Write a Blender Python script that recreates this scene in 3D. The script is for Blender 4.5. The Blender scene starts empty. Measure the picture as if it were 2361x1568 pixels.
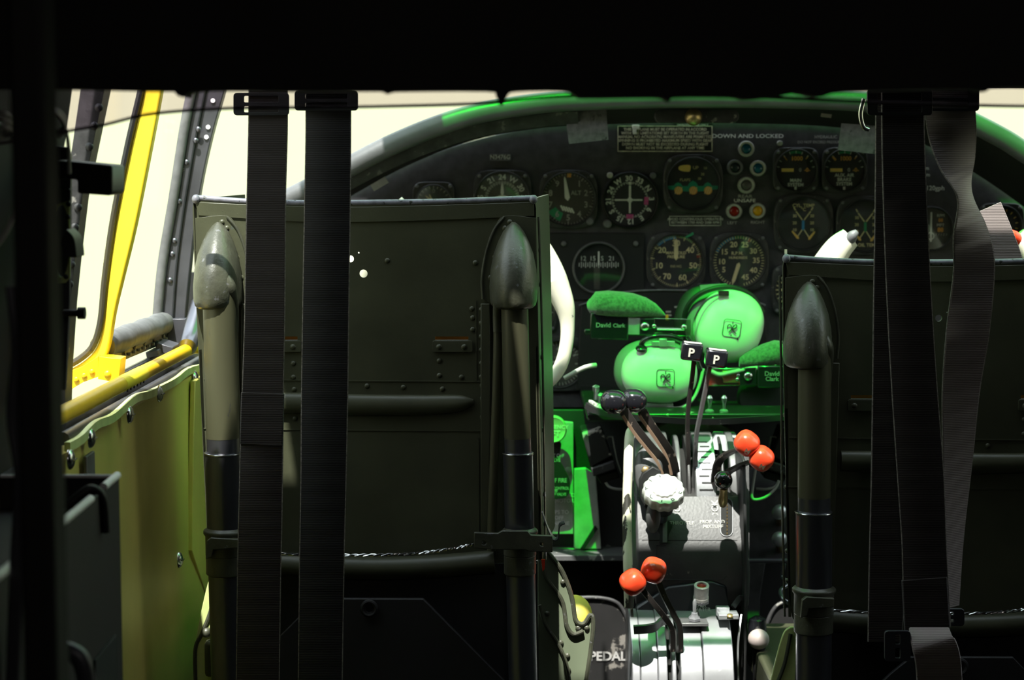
import bpy, bmesh, math, random
from mathutils import Vector, Matrix, Euler
random.seed(7)
C = bpy.context.scene.collection
SC = bpy.context.scene
PI = math.pi
# ------------------------------------------------------------ camera frame
FPX = 4600.0
CAM = Vector((0, 0, 1.35))
TH = math.radians(5.5)
CT, ST = math.cos(TH), math.sin(TH)

def W(px, py, Y):
    """world point seen at photo position (px, py) on the vertical plane y = Y"""
    x = (px - 1180.5) / FPX
    u = -(py - 784.0) / FPX
    d = Vector((x, CT + ST * u, -ST + CT * u))
    return CAM + d * (Y / d.y)

def WX(px, py, X):
    """world point seen at (px, py) on the plane x = X"""
    x = (px - 1180.5) / FPX
    u = -(py - 784.0) / FPX
    d = Vector((x, CT + ST * u, -ST + CT * u))
    return CAM + d * (X / d.x)

def S(Y, py=784):
    return (W(1181.5, py, Y) - W(1180.5, py, Y)).length

# ------------------------------------------------------------ materials
def _nt(name):
    m = bpy.data.materials.new(name); m.use_nodes = True
    nt = m.node_tree; nt.nodes.clear()
    out = nt.nodes.new('ShaderNodeOutputMaterial')
    return m, nt, out

def paint(name, col, rough=.5, metal=0., var=.15, vscale=30., chip=None, chip_amt=.5, chip_scale=40., bump=0., bscale=300., coat=0., spec=.5, stretch=None, sheen=0.):
    m, nt, out = _nt(name)
    N, L = nt.nodes, nt.links
    b = N.new('ShaderNodeBsdfPrincipled')
    b.inputs['Roughness'].default_value = rough
    b.inputs['Metallic'].default_value = metal
    b.inputs['Specular IOR Level'].default_value = spec
    b.inputs['Coat Weight'].default_value = coat
    if sheen: b.inputs['Sheen Weight'].default_value = sheen
    tc = N.new('ShaderNodeTexCoord')
    vec = tc.outputs['Object']
    if stretch:
        mp = N.new('ShaderNodeMapping'); mp.inputs['Scale'].default_value = stretch
        L.new(vec, mp.inputs['Vector']); vec = mp.outputs['Vector']
    n1 = N.new('ShaderNodeTexNoise'); n1.inputs['Scale'].default_value = vscale; n1.inputs['Detail'].default_value = 4
    L.new(vec, n1.inputs['Vector'])
    r1 = N.new('ShaderNodeMapRange')
    r1.inputs['From Min'].default_value = .3; r1.inputs['From Max'].default_value = .7
    r1.inputs['To Min'].default_value = 1 - var; r1.inputs['To Max'].default_value = 1 + var
    L.new(n1.outputs['Fac'], r1.inputs['Value'])
    mx = N.new('ShaderNodeMix'); mx.data_type = 'RGBA'; mx.blend_type = 'MULTIPLY'
    mx.inputs[0].default_value = 1
    mx.inputs[6].default_value = (*col, 1)
    L.new(r1.outputs[0], mx.inputs[7])
    colout = mx.outputs[2]
    if chip:
        n2 = N.new('ShaderNodeTexNoise'); n2.inputs['Scale'].default_value = chip_scale
        n2.inputs['Detail'].default_value = 6; n2.inputs['Roughness'].default_value = .6
        L.new(vec, n2.inputs['Vector'])
        cr = N.new('ShaderNodeValToRGB'); cr.color_ramp.interpolation = 'LINEAR'
        t = chip_amt
        cr.color_ramp.elements[0].position = t; cr.color_ramp.elements[0].color = (0, 0, 0, 1)
        cr.color_ramp.elements[1].position = min(1, t + .025); cr.color_ramp.elements[1].color = (1, 1, 1, 1)
        L.new(n2.outputs['Fac'], cr.inputs['Fac'])
        m2 = N.new('ShaderNodeMix'); m2.data_type = 'RGBA'
        L.new(cr.outputs['Color'], m2.inputs[0]); L.new(colout, m2.inputs[6]); m2.inputs[7].default_value = (*chip, 1)
        colout = m2.outputs[2]
    L.new(colout, b.inputs['Base Color'])
    if bump:
        n3 = N.new('ShaderNodeTexNoise'); n3.inputs['Scale'].default_value = bscale; n3.inputs['Detail'].default_value = 3
        L.new(vec, n3.inputs['Vector'])
        bp = N.new('ShaderNodeBump'); bp.inputs['Strength'].default_value = bump; bp.inputs['Distance'].default_value = .001
        L.new(n3.outputs['Fac'], bp.inputs['Height']); L.new(bp.outputs['Normal'], b.inputs['Normal'])
    L.new(b.outputs[0], out.inputs[0])
    return m

def webbing(name, col):
    m, nt, out = _nt(name); N, L = nt.nodes, nt.links
    b = N.new('ShaderNodeBsdfPrincipled'); b.inputs['Base Color'].default_value = (*col, 1)
    b.inputs['Roughness'].default_value = .75; b.inputs['Sheen Weight'].default_value = .15
    tc = N.new('ShaderNodeTexCoord')
    w = N.new('ShaderNodeTexWave'); w.bands_direction = 'Z'; w.inputs['Scale'].default_value = 180; w.inputs['Distortion'].default_value = .3
    L.new(tc.outputs['Object'], w.inputs['Vector'])
    bp = N.new('ShaderNodeBump'); bp.inputs['Strength'].default_value = .35; bp.inputs['Distance'].default_value = .0006
    L.new(w.outputs['Fac'], bp.inputs['Height']); L.new(bp.outputs['Normal'], b.inputs['Normal'])
    L.new(b.outputs[0], out.inputs[0]); return m

def glass(name, tint=(1, 1, 1), gloss=.04, rough=.02):
    m, nt, out = _nt(name); N, L = nt.nodes, nt.links
    t = N.new('ShaderNodeBsdfTransparent'); t.inputs[0].default_value = (*tint, 1)
    g = N.new('ShaderNodeBsdfGlossy'); g.inputs['Roughness'].default_value = rough
    g.inputs['Color'].default_value = (.9, .9, .9, 1)
    x = N.new('ShaderNodeMixShader'); x.inputs[0].default_value = gloss
    L.new(t.outputs[0], x.inputs[1]); L.new(g.outputs[0], x.inputs[2]); L.new(x.outputs[0], out.inputs[0])
    return m

def film(name, tint, keep=.55):
    """thin tinted cloth-like acrylic: partly transparent, partly translucent"""
    m, nt, out = _nt(name); N, L = nt.nodes, nt.links
    t = N.new('ShaderNodeBsdfTransparent'); t.inputs[0].default_value = (*tint, 1)
    g = N.new('ShaderNodeBsdfTranslucent'); g.inputs[0].default_value = (*tint, 1)
    x = N.new('ShaderNodeMixShader'); x.inputs[0].default_value = 1 - keep
    L.new(t.outputs[0], x.inputs[1]); L.new(g.outputs[0], x.inputs[2]); L.new(x.outputs[0], out.inputs[0])
    return m

M = dict(
    black=paint('black_paint', (.012, .012, .012), .55, var=.2),
    shell=paint('cabin_black', (.010, .010, .009), .9, var=.3, vscale=8),
    panel=paint('crackle_black_panel', (.046, .043, .048), .6, var=.35, vscale=60, chip=(.14, .15, .16), chip_amt=.70, chip_scale=22, bump=.25, bscale=500),
    bezel=paint('worn_bezel', (.038, .037, .038), .5, var=.35, vscale=90, chip=(.22, .21, .19), chip_amt=.63, chip_scale=60, bump=.2, bscale=400),
    dial=paint('dial_black', (.032, .030, .035), .6, var=.1),
    dialgrey=paint('dial_grey', (.075, .068, .062), .6, var=.15),
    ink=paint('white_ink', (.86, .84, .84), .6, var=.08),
    inkdim=paint('dim_ink', (.44, .42, .41), .6, var=.2, vscale=200),
    lume=paint('cream_lume', (.85, .72, .42), .6, var=.1),
    orangeink=paint('orange_ink', (.90, .42, .10), .6),
    yellowink=paint('yellow_ink', (.95, .62, .18), .6),
    greenink=paint('green_ink', (.03, .30, .14), .6),
    tealink=paint('teal_ink', (.02, .30, .20), .6),
    blueink=paint('blue_ink', (.07, .33, .70), .6),
    magenta=paint('magenta_ink', (.80, .12, .40), .6),
    redink=paint('red_ink', (.35, .03, .02), .6),
    olive=paint('olive_seat_paint', (.054, .057, .032), .42, var=.22, vscale=14, chip=(.065, .075, .06), chip_amt=.70, chip_scale=90, bump=.12, bscale=250),
    olivecast=paint('olive_cast_paint', (.062, .064, .044), .36, var=.35, vscale=40, chip=(.13, .13, .13), chip_amt=.64, chip_scale=110, bump=.3, bscale=300),
    olivetube=paint('olive_tube_paint', (.056, .055, .030), .4, var=.3, vscale=12, chip=(.03, .03, .035), chip_amt=.66, chip_scale=30, stretch=(1, 1, .25)),
    rimpaint=paint('worn_grey_edge', (.16, .16, .19), .45, var=.3, vscale=120, chip=(.03, .035, .03), chip_amt=.6, chip_scale=160),  # bluish grey paints in sky reflection on the seat's top edge, chips over
    wing=paint('sage_wing_paint', (.17, .20, .13), .42, var=.2, vscale=14, stretch=(1, 1, .3)),
    steel=paint('dark_steel_tube', (.16, .16, .185), .3, metal=.85, var=.25, vscale=20, stretch=(1, 1, .2)),
    chrome=paint('bright_steel', (.62, .62, .62), .22, metal=1., var=.1),
    brass=paint('aged_brass', (.42, .30, .14), .35, metal=.8, var=.2),
    alu=paint('brushed_aluminium', (.55, .56, .58), .38, metal=.7, var=.15, vscale=60, chip=(.25, .25, .25), chip_amt=.68),
    web=webbing('dark_webbing', (.024, .017, .015)), webblack=webbing('black_webbing', (.006, .005, .005)),
    webgrey=webbing('faded_webbing', (.24, .20, .19)),
    stitch=paint('pale_selvedge', (.20, .18, .16), .8, var=.5, vscale=400),
    yellow=paint('yellow_enamel', (.90, .56, .008), .35, var=.05, chip=(.08, .06, .03), chip_amt=.735, chip_scale=26),
    yellowpost=paint('yellow_post_enamel', (.95, .72, .03), .5, var=.04),
    frame=paint('grey_frame_metal', (.065, .065, .075), .42, metal=.35, var=.25, vscale=25, chip=(.30, .30, .30), chip_amt=.70, chip_scale=60),
    seal=paint('rubber_seal', (.11, .11, .11), .6, var=.25, vscale=60, bump=.4, bscale=80),
    wall=paint('olive_wall_sheet', (.64, .54, .13), .42, metal=.15, var=.25, vscale=3.5, chip=(.36, .24, .05), chip_amt=.60, chip_scale=2.2),
    wallrim=paint('pale_green_rim', (.58, .66, .26), .45, var=.15, vscale=40),
    cream=paint('cream_enamel', (.78, .75, .60), .32, var=.06, chip=(.10, .12, .10), chip_amt=.715, chip_scale=38),
    creamworn=paint('worn_cream_and_black', (.66, .64, .48), .42, var=.1, chip=(.03, .028, .022), chip_amt=.50, chip_scale=70, stretch=(1, 1, .35)),
    domewhite=paint('earcup_plastic', (.70, .76, .68), .28, var=.03),
    domeseal=paint('earcup_seal', (.16, .18, .16), .5, var=.1),
    padfabric=paint('plush_pad', (.09, .12, .085), .95, var=.45, vscale=260, bump=.9, bscale=600, sheen=.5),
    cord=paint('grey_cord', (.42, .42, .38), .5),
    clear=glass('clear_plastic', (.75, .80, .74), .25, .1),
    red=paint('red_plastic', (.82, .065, .022), .28, var=.06, chip=(.75, .40, .25), chip_amt=.74, chip_scale=90, coat=.3),
    knobblack=paint('black_phenolic', (.012, .012, .015), .14, var=.1, coat=.5),
    pedestal=paint('pedestal_paint', (.035, .033, .033), .45, var=.3, vscale=30, chip=(.16, .14, .12), chip_amt=.675, chip_scale=45, bump=.2, bscale=300),
    quad=paint('quadrant_grey', (.13, .13, .13), .40, metal=.3, var=.3, vscale=30, chip=(.06, .06, .06), chip_amt=.64, chip_scale=60),
    drum=paint('drum_grey', (.34, .34, .355), .36, metal=.5, var=.2, vscale=20, chip=(.5, .5, .46), chip_amt=.66, chip_scale=60),
    leverpaint=paint('lever_black_brown', (.035, .030, .028), .35, metal=.3, var=.3, chip=(.28, .22, .18), chip_amt=.62, chip_scale=80),
    leverside=paint('lever_brown_edge', (.34, .22, .15), .4, metal=.3, var=.2),
    placard=paint('placard_black', (.010, .010, .010), .5, var=.1),
    tan=paint('placard_tan', (.62, .55, .42), .6, var=.35, vscale=160),
    tape=paint('grey_duct_tape', (.085, .083, .083), .7, var=.35, vscale=120, chip=(.03, .03, .03), chip_amt=.60, chip_scale=70),
    greenplate=paint('pale_equipment_paint', (.42, .44, .38), .55, var=.18, vscale=50),
    bottle=paint('dark_bottle', (.02, .02, .02), .4, var=.2),
    lensblue=paint('blue_lens', (.01, .10, .18), .15), lensred=paint('red_lens', (.30, .012, .004), .15),
    lensamber=paint('amber_lens', (.80, .40, .01), .2), lensdark=paint('dark_lens', (.02, .03, .035), .2), lensgrey=paint('smoked_lens', (.10, .09, .09), .3),
    ring=paint('indicator_ring', (.50, .49, .46), .45, var=.25, vscale=150),
    ringdark=paint('indicator_ring_dark', (.16, .16, .17), .45, var=.25, vscale=150),
    armor=paint('armour_plate_grey', (.013, .012, .013), .6, var=.15),
    pedal=paint('pedal_plate', (.016, .015, .015), .55, var=.2, chip=(.22, .20, .18), chip_amt=.545, chip_scale=17),
    white=paint('ivory_plastic', (.72, .70, .62), .3, var=.05),
    mauve=paint('faded_knob', (.42, .35, .33), .45, var=.2),
    orange=paint('orange_primer', (.55, .16, .02), .6),
    pglass=glass('canopy_glass', (.97, .98, .97), .03),
    gglass=glass('green_canopy_glass', (.055, .80, .13), .04),
    dglass=glass('dial_glass', (.97, .97, .97), .03, .05),
    visor=film('tan_visor_film', (.84, .775, .83), 1.0),
    visoredge=paint('visor_edge', (.10, .07, .08), .6),
)

# ------------------------------------------------------------ mesh helpers
def bm_new(): return bmesh.new()

def rings(bm, rs, closed=True, cap=True):
    """loft through rings (lists of Vectors)"""
    vs = [[bm.verts.new(p) for p in r] for r in rs]
    n = len(rs[0])
    for a, b in zip(vs[:-1], vs[1:]):
        for i in range(n if closed else n - 1):
            j = (i + 1) % n
            try: bm.faces.new((a[i], a[j], b[j], b[i]))
            except ValueError: pass
    if cap and closed:
        for r, rev in ((vs[0], True), (vs[-1], False)):
            try: bm.faces.new(list(reversed(r)) if rev else r)
            except ValueError: pass
    return vs

def box(bm, c, size, rot=None, taper=1.0):
    x, y, z = [s / 2 for s in size]
    pts = []
    for sz in (-1, 1):
        t = taper if sz > 0 else 1
        for sx, sy in ((-1, -1), (1, -1), (1, 1), (-1, 1)):
            pts.append(Vector((sx * x * t, sy * y * t, sz * z)))
    if rot is not None:
        R = rot if isinstance(rot, Matrix) else Euler(rot).to_matrix()
        pts = [R @ p for p in pts]
    vs = [bm.verts.new(p + Vector(c)) for p in pts]
    for f in ((3, 2, 1, 0), (4, 5, 6, 7), (0, 1, 5, 4), (1, 2, 6, 5), (2, 3, 7, 6), (3, 0, 4, 7)):
        bm.faces.new([vs[i] for i in f])

def box2(bm, lo, hi):
    lo, hi = Vector(lo), Vector(hi)
    box(bm, (lo + hi) / 2, hi - lo)

def frame_of(d):
    d = Vector(d).normalized()
    a = Vector((0, 0, 1)) if abs(d.z) < .9 else Vector((1, 0, 0))
    u = d.cross(a).normalized(); v = d.cross(u).normalized()
    return u, v, d

def lathe(bm, prof, o, axis, seg=32, flute=0, famp=0, sx=1., sy=1., udir=None):
    """prof: (radius, height) pairs along axis from o"""
    u, v, d = frame_of(axis)
    if udir is not None:
        u = (Vector(udir) - d * Vector(udir).dot(d)).normalized(); v = d.cross(u).normalized()
    o = Vector(o); rs = []
    for r, h in prof:
        ring = []
        for i in range(seg):
            a = 2 * PI * i / seg
            rr = r * (1 + famp * math.cos(flute * a)) if flute else r
            ring.append(o + d * h + u * (rr * sx * math.cos(a)) + v * (rr * sy * math.sin(a)))
        rs.append(ring)
    rings(bm, rs)

def catmull(pts, n=6, closed=False):
    P = [Vector(p) for p in pts]
    out = []
    N = len(P)
    rng = range(N if closed else N - 1)
    for i in rng:
        p0 = P[(i - 1) % N] if (closed or i > 0) else P[0]
        p1 = P[i]; p2 = P[(i + 1) % N]
        p3 = P[(i + 2) % N] if (closed or i + 2 < N) else P[-1]
        for k in range(n):
            t = k / n
            out.append(.5 * ((2 * p1) + (p2 - p0) * t + (2 * p0 - 5 * p1 + 4 * p2 - p3) * t * t + (3 * p1 - p0 - 3 * p2 + p3) * t ** 3))
    if not closed: out.append(P[-1].copy())
    return out

def tube(bm, pts, r, seg=12, n=6, smooth=True, sx=1., up=None):
    """round (or flattened) bar along a path; r is a number or one per control point"""
    if isinstance(r, (int, float)): r = [r] * len(pts)
    if smooth and len(pts) > 2:
        q = catmull([(*p, ) for p in pts], n)
        rr = catmull([Vector((a, 0, 0)) for a in r], n); r = [a.x for a in rr]; pts = q
    pts = [Vector(p) for p in pts]
    T = []
    for i in range(len(pts)):
        a = pts[max(0, i - 1)]; b = pts[min(len(pts) - 1, i + 1)]
        T.append((b - a).normalized())
    if up is not None:
        u = Vector(up)
    else:
        u = frame_of(T[0])[0]
    rs = []
    for p, t, rad in zip(pts, T, r):
        u = (u - t * u.dot(t)).normalized()
        v = t.cross(u).normalized()
        rs.append([p + u * (rad * sx * math.cos(2 * PI * k / seg)) + v * (rad * math.sin(2 * PI * k / seg)) for k in range(seg)])
    rings(bm, rs)

def strip(bm, pts, w, th, wdir, n=6, smooth=True):
    """flat bar / webbing: path pts, width w along wdir (one vector or one per point), thickness th"""
    k = len(pts)
    if isinstance(w, (int, float)): w = [w] * k
    wd = [Vector(wdir)] * k if not isinstance(wdir, list) else [Vector(a) for a in wdir]
    if smooth and k > 2:
        pts = catmull(pts, n); w = [a.x for a in catmull([Vector((a, 0, 0)) for a in w], n)]; wd = catmull(wd, n)
    pts = [Vector(p) for p in pts]; rs = []
    for i, p in enumerate(pts):
        t = (pts[min(len(pts) - 1, i + 1)] - pts[max(0, i - 1)]).normalized()
        a = (wd[i] - t * wd[i].dot(t)).normalized()
        nn = t.cross(a).normalized()
        hw, ht = w[i] / 2, th / 2
        rs.append([p + a * sx_ * hw + nn * sy_ * ht for sx_, sy_ in ((-1, -.4), (-.96, -1), (.96, -1), (1, -.4), (1, .4), (.96, 1), (-.96, 1), (-1, .4))])
    rings(bm, rs)

def prism(bm, loop, vec):
    """closed planar loop of Vectors pushed along vec"""
    vec = Vector(vec)
    a = [bm.verts.new(p) for p in loop]; b = [bm.verts.new(Vector(p) + vec) for p in loop]
    n = len(a)
    fa = bm.faces.new(a); fb = bm.faces.new(list(reversed(b)))
    for i in range(n):
        j = (i + 1) % n
        bm.faces.new((a[i], b[i], b[j], a[j]))

def holed(bm, outer, holes, vec):
    """plate with real through holes: triangle filled loops pushed along vec"""
    t = bmesh.new(); ed = []
    for loop in [outer] + holes:
        vs = [t.verts.new(p) for p in loop]
        for i in range(len(vs)): ed.append(t.edges.new((vs[i], vs[(i + 1) % len(vs)])))
    bmesh.ops.triangle_fill(t, use_beauty=True, use_dissolve=False, edges=ed)
    r = bmesh.ops.extrude_face_region(t, geom=list(t.faces))
    bmesh.ops.translate(t, vec=Vector(vec), verts=[v for v in r['geom'] if isinstance(v, bmesh.types.BMVert)])
    me = bpy.data.meshes.new('t'); t.to_mesh(me); t.free(); bm.from_mesh(me); bpy.data.meshes.remove(me)

def PL(pts, Y): return [W(x, y, Y) for x, y in pts]
def sm2(pts, n=5, closed=False): return [(v.x, v.y) for v in catmull([(x, y, 0) for x, y in pts], n, closed)]
def plate(bm, pts, Y, th): prism(bm, PL(pts, Y), (0, th, 0))
def circ(cx, cy, r, n=24, ry=None): return [(cx + r * math.cos(2 * PI * i / n), cy + (ry or r) * math.sin(2 * PI * i / n)) for i in range(n)]
def rrect(x0, y0, x1, y1, r, n=4):
    out = []
    for cx, cy, a0 in ((x1 - r, y0 + r, -90), (x1 - r, y1 - r, 0), (x0 + r, y1 - r, 90), (x0 + r, y0 + r, 180)):
        for k in range(n + 1):
            a = math.radians(a0 + 90 * k / n); out.append((cx + r * math.cos(a), cy + r * math.sin(a)))
    return out

def dome(bm, c, axis, r, h, seg=16, k=5):
    lathe(bm, [(r, -h * .1)] + [(r * math.cos(PI / 2 * i / k), h * math.sin(PI / 2 * i / k)) for i in range(k)] + [(r * .05, h)], c, axis, seg)

def ellipsoid(bm, c, rx, ry, rz, R=None, seg=32, k=20, p=2.0):
    rs = []
    R = R or Matrix.Identity(3)
    for i in range(1, k):
        a = PI * i / k - PI / 2
        ring = []
        for j in range(seg):
            b = 2 * PI * j / seg
            cx, cz = math.cos(b), math.sin(b)
            def sp(v): return math.copysign(abs(v) ** (2 / p), v)
            ring.append(Vector(c) + R @ Vector((rx * sp(math.cos(a)) * sp(cx), ry * sp(math.cos(a)) * sp(cz), rz * sp(math.sin(a)))))
        rs.append(ring)
    rings(bm, rs)

_tc = {}
def text(bm, s, o, size, right=(1, 0, 0), up=(0, 0, 1), th=.0004, align='C', sx=1.0, bold=0):
    """raised lettering whose middle sits at o"""
    key = (s, bold)
    if key not in _tc:
        cu = bpy.data.curves.new('t', 'FONT'); cu.body = s; cu.size = 1; cu.align_x = 'CENTER'; cu.align_y = 'CENTER'
        cu.offset = bold; cu.resolution_u = 3
        ob = bpy.data.objects.new('t', cu); C.objects.link(ob)
        dg = bpy.context.evaluated_depsgraph_get(); dg.update()
        me = bpy.data.meshes.new_from_object(ob.evaluated_get(dg))
        _tc[key] = ([v.co.copy() for v in me.vertices], [tuple(p.vertices) for p in me.polygons])
        bpy.data.objects.remove(ob); bpy.data.curves.remove(cu); bpy.data.meshes.remove(me)
    co, fs = _tc[key]
    r, u = Vector(right).normalized(), Vector(up).normalized(); nn = r.cross(u)
    vs = [bm.verts.new(Vector(o) + r * (v.x * size * 1.35 * sx) + u * (v.y * size * 1.35) + nn * th) for v in co]
    for f in fs:
        try: bm.faces.new([vs[i] for i in f])
        except ValueError: pass

# ------------------------------------------------------------ objects
def obj(name, bm, mat, parent=None, bevel=0, sharp=38, seg=2, recalc=True):
    if recalc and bm.faces: bmesh.ops.recalc_face_normals(bm, faces=bm.faces)
    lim = math.radians(sharp)
    for f in bm.faces: f.smooth = True
    for e in bm.edges:
        if len(e.link_faces) != 2 or e.calc_face_angle(0) > lim: e.smooth = False
    if parent is None and bm.verts:
        xs = [v.co.x for v in bm.verts]; ys = [v.co.y for v in bm.verts]; zs = [v.co.z for v in bm.verts]
        org = Vector(((min(xs) + max(xs)) / 2, (min(ys) + max(ys)) / 2, min(zs)))
    else:
        org = WORLD.get(parent.name, Vector()) if parent else Vector()
    bmesh.ops.translate(bm, vec=-org, verts=bm.verts)
    me = bpy.data.meshes.new(name); bm.to_mesh(me); bm.free()
    me.materials.append(M[mat] if isinstance(mat, str) else mat)
    o = bpy.data.objects.new(name, me); C.objects.link(o); ORDER[o.name] = len(ORDER)
    if parent: o.parent = parent; WORLD[o.name] = org
    else: o.location = org; WORLD[o.name] = org
    if bevel:
        b = o.modifiers.new('bevel', 'BEVEL'); b.width = bevel; b.segments = seg; b.limit_method = 'ANGLE'; b.angle_limit = math.radians(40)
    return o
WORLD = {}; ORDER = {}
def thing(name, label, cat, loc, group=None):
    o = bpy.data.objects.new(name, None); C.objects.link(o); o.location = loc; o.empty_display_size = .02
    WORLD[o.name] = Vector(loc)
    o['label'] = label; o['category'] = cat
    if group: o['group'] = group
    return o
def tag(o, label, cat, group=None, kind=None):
    o['label'] = label; o['category'] = cat
    if group: o['group'] = group
    if kind: o['kind'] = kind
    return o
def struct(name, bm, mat, bevel=0, label=None):
    o = obj(name, bm, mat, None, bevel); o['kind'] = 'structure'
    if label: o['label'] = label
    return o
def copy_tree(o, dloc, label=None):
    c = o.copy(); C.objects.link(c); c.location = o.location + Vector(dloc)
    if label: c['label'] = label
    for ch in [x for x in o.children]:
        d = ch.copy(); C.objects.link(d); d.parent = c
        for g in list(ch.children):
            e = g.copy(); C.objects.link(e); e.parent = d
    return c

# ------------------------------------------------------------ pieces of parts go one level deeper
NEST = {'knob_letter': 'knob', 'label_flat': 'knob', 'top_highlight_strip': 'knob', 'screw': 'bezel', 'emblem': 'ear_dome', 'orange_backing': 'slot_plate', 'slot_hood': 'slot_plate',
        'flange_beading': 'side_flange', 'plate_edging': 'fairing_plate', 'tube_lip': 'lower_tube', 'label_lettering': ('band_label_block', 'label_plate'), 'knob_lettering': 'knob',
        'tag_lettering': 'tag_plate', 'stitched_edge': 'webbing', 'worn_edge': 'arm', 'wheel_hatching': 'wheel_mark', 'hatched_sector': 'dial_face', 'dial_markings': 'dial_face',
        'pad_end': 'head_pad', 'grip_button': 'horn', 'rivet': ('post_frame', 'plate'), 'decal_lettering': 'decal_band', 'wing_beading': 'seat_wing', 'grommet': 'armour_plate',
        'slide_block': 'adjusting_slide', 'hex_bolt': 'domed_cover', 'slot_edge': 'lock_slot', 'slot_teeth': 'lock_slot', 'slot_tongue': 'shaped_slot', 'pin': 'fork_end'}
def base(n): return n.rsplit('.', 1)[0] if n[-3:].isdigit() else n
def nest(root):
    kids = sorted(root.children, key=lambda o: ORDER[o.name])
    last = {}
    for o in kids:
        b = base(o.name)
        pr = NEST.get(b)
        if pr:
            for p_ in (pr if isinstance(pr, tuple) else (pr,)):
                if p_ in last: o.parent = last[p_]; break
            else: last[b] = o
        else: last[b] = o
# ------------------------------------------------------------ camera, sky, sun
cd = bpy.data.cameras.new('camera'); cam = bpy.data.objects.new('camera', cd); C.objects.link(cam)
cam.location = CAM; cam.rotation_euler = (PI / 2 - TH, 0, 0)
cd.sensor_width = 36; cd.lens = FPX * 36 / 2361; cd.clip_start = .05
cd.dof.use_dof = True; cd.dof.focus_distance = 2.12; cd.dof.aperture_fstop = (cd.lens / 1000) / .0075
SC.camera = cam
w = bpy.data.worlds.new('hazy_daylight'); SC.world = w; w.use_nodes = True
bg = w.node_tree.nodes['Background']; wn, wlk = w.node_tree.nodes, w.node_tree.links
gc = wn.new('ShaderNodeTexCoord'); sx_ = wn.new('ShaderNodeSeparateXYZ'); wlk.new(gc.outputs['Generated'], sx_.inputs[0])
wr = wn.new('ShaderNodeValToRGB'); wlk.new(sx_.outputs['Z'], wr.inputs['Fac'])
mr = wn.new('ShaderNodeMapRange'); mr.inputs['From Min'].default_value = -1; mr.inputs['From Max'].default_value = 1
wlk.new(sx_.outputs['Z'], mr.inputs['Value']); wlk.new(mr.outputs[0], wr.inputs['Fac'])
els = wr.color_ramp.elements
els[0].position = 0; els[0].color = (.30, .29, .27, 1); els[1].position = 1; els[1].color = (.80, .92, 1.0, 1)
for ps, c_ in ((.30, (.32, .31, .28, 1)), (.42, (.34, .36, .228, 1)), (.60, (.34, .36, .228, 1)), (.72, (.62, .68, .72, 1))):
    e_ = els.new(ps); e_.color = c_
wlk.new(wr.outputs[0], bg.inputs[0]); bg.inputs[1].default_value = 3.9      # bright sky above a hazy horizon
SUND = Vector((.12, .45, -.89)).normalized()
sl = bpy.data.lights.new('sun', 'SUN'); sl.energy = 13; sl.angle = math.radians(.6); sl.color = (1, .98, .92)
so = bpy.data.objects.new('sun', sl); C.objects.link(so); so.rotation_euler = SUND.to_track_quat('-Z', 'Y').to_euler(); so.location = (0, 0, 6)
SC.view_settings.view_transform = 'Standard'; SC.view_settings.look = 'None'; SC.view_settings.gamma = 1
SC.view_settings.use_curve_mapping = False; SC.view_settings.exposure = 0
# ============================================================ COCKPIT SHELL
FZ, RZ = .20, 1.75
bm = bm_new(); box2(bm, (-.5, -.7, FZ - .03), (1.15, 3.3, FZ)); struct('floor', bm, 'shell')
# roof, its unseen window openings shaped to place the sun patches
GX0, GX1, GY0, GY1 = -.14, .86, 2.150, 2.62      # unseen green panes
CX0, CX1, CY0, CY1 = -.30, .86, 1.945, 2.135      # unseen clear panes over the seats
HX0, HX1, HY0, HY1 = -.03, .165, 1.70, 1.865      # small unseen clear pane, sized to put sun on the pedestal
SX0, SX1 = -.32, -.22
bm = bm_new(); R0, R1 = RZ, RZ + .012
def rb(x0, x1, y0, y1):
    if x1 > x0 and y1 > y0: box2(bm, (x0, y0, R0), (x1, y1, R1))
rb(-.42, 1.15, -.7, HY0 - .06); rb(-.335, 1.15, HY0 - .06, 1.69); rb(HX0, 1.15, 1.69, HY0); rb(-.335, -.078, 1.69, 1.79); rb(-.335, HX0, 1.79, HY1); rb(HX1, 1.15, HY0, HY1); rb(-.335, 1.15, HY1, CY0)
rb(-.335, CX0, CY0, CY1); rb(CX1, 1.15, CY0, CY1); rb(-.335, 1.15, CY1, GY0)
rb(-.335, SX0, GY0, GY1); rb(SX1, GX0, GY0, GY1); rb(GX1, 1.15, GY0, GY1); rb(-.335, 1.15, GY1, 2.68)
for x in (.52,): rb(x - .006, x + .006, GY0, GY1)
struct('ceiling', bm, 'shell')
k = 1
GS = 2.240   # the green panes start further forward outboard of the centre
for (x0, x1, y0, y1, mt) in ((GX0, .010, GS, GY1, 'gglass'), (.010, .300, GY0, GY1, 'gglass'), (.300, .514, GS, GY1, 'gglass'), (.526, GX1, GS, GY1, 'gglass'),
                             (GX0, .010, GY0, GS, 'pglass'), (.300, GX1, GY0, GS, 'pglass'),
                             (CX0, CX1, CY0, CY1, 'pglass'), (HX0, HX1, HY0, HY1, 'pglass'), (SX0, SX1, GY0, GY1, 'pglass'), (-.078, HX0, 1.69, 1.79, 'pglass')):  # last pane added to let sun onto the left seat wing
    bm = bm_new(); box2(bm, (x0, y0, RZ + .004), (x1, y1, RZ + .008))
    struct('window_%d' % (k if k < 7 else k + 10), bm, mt, label='unseen overhead canopy pane shaped for sun patches'); k += 1
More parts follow.
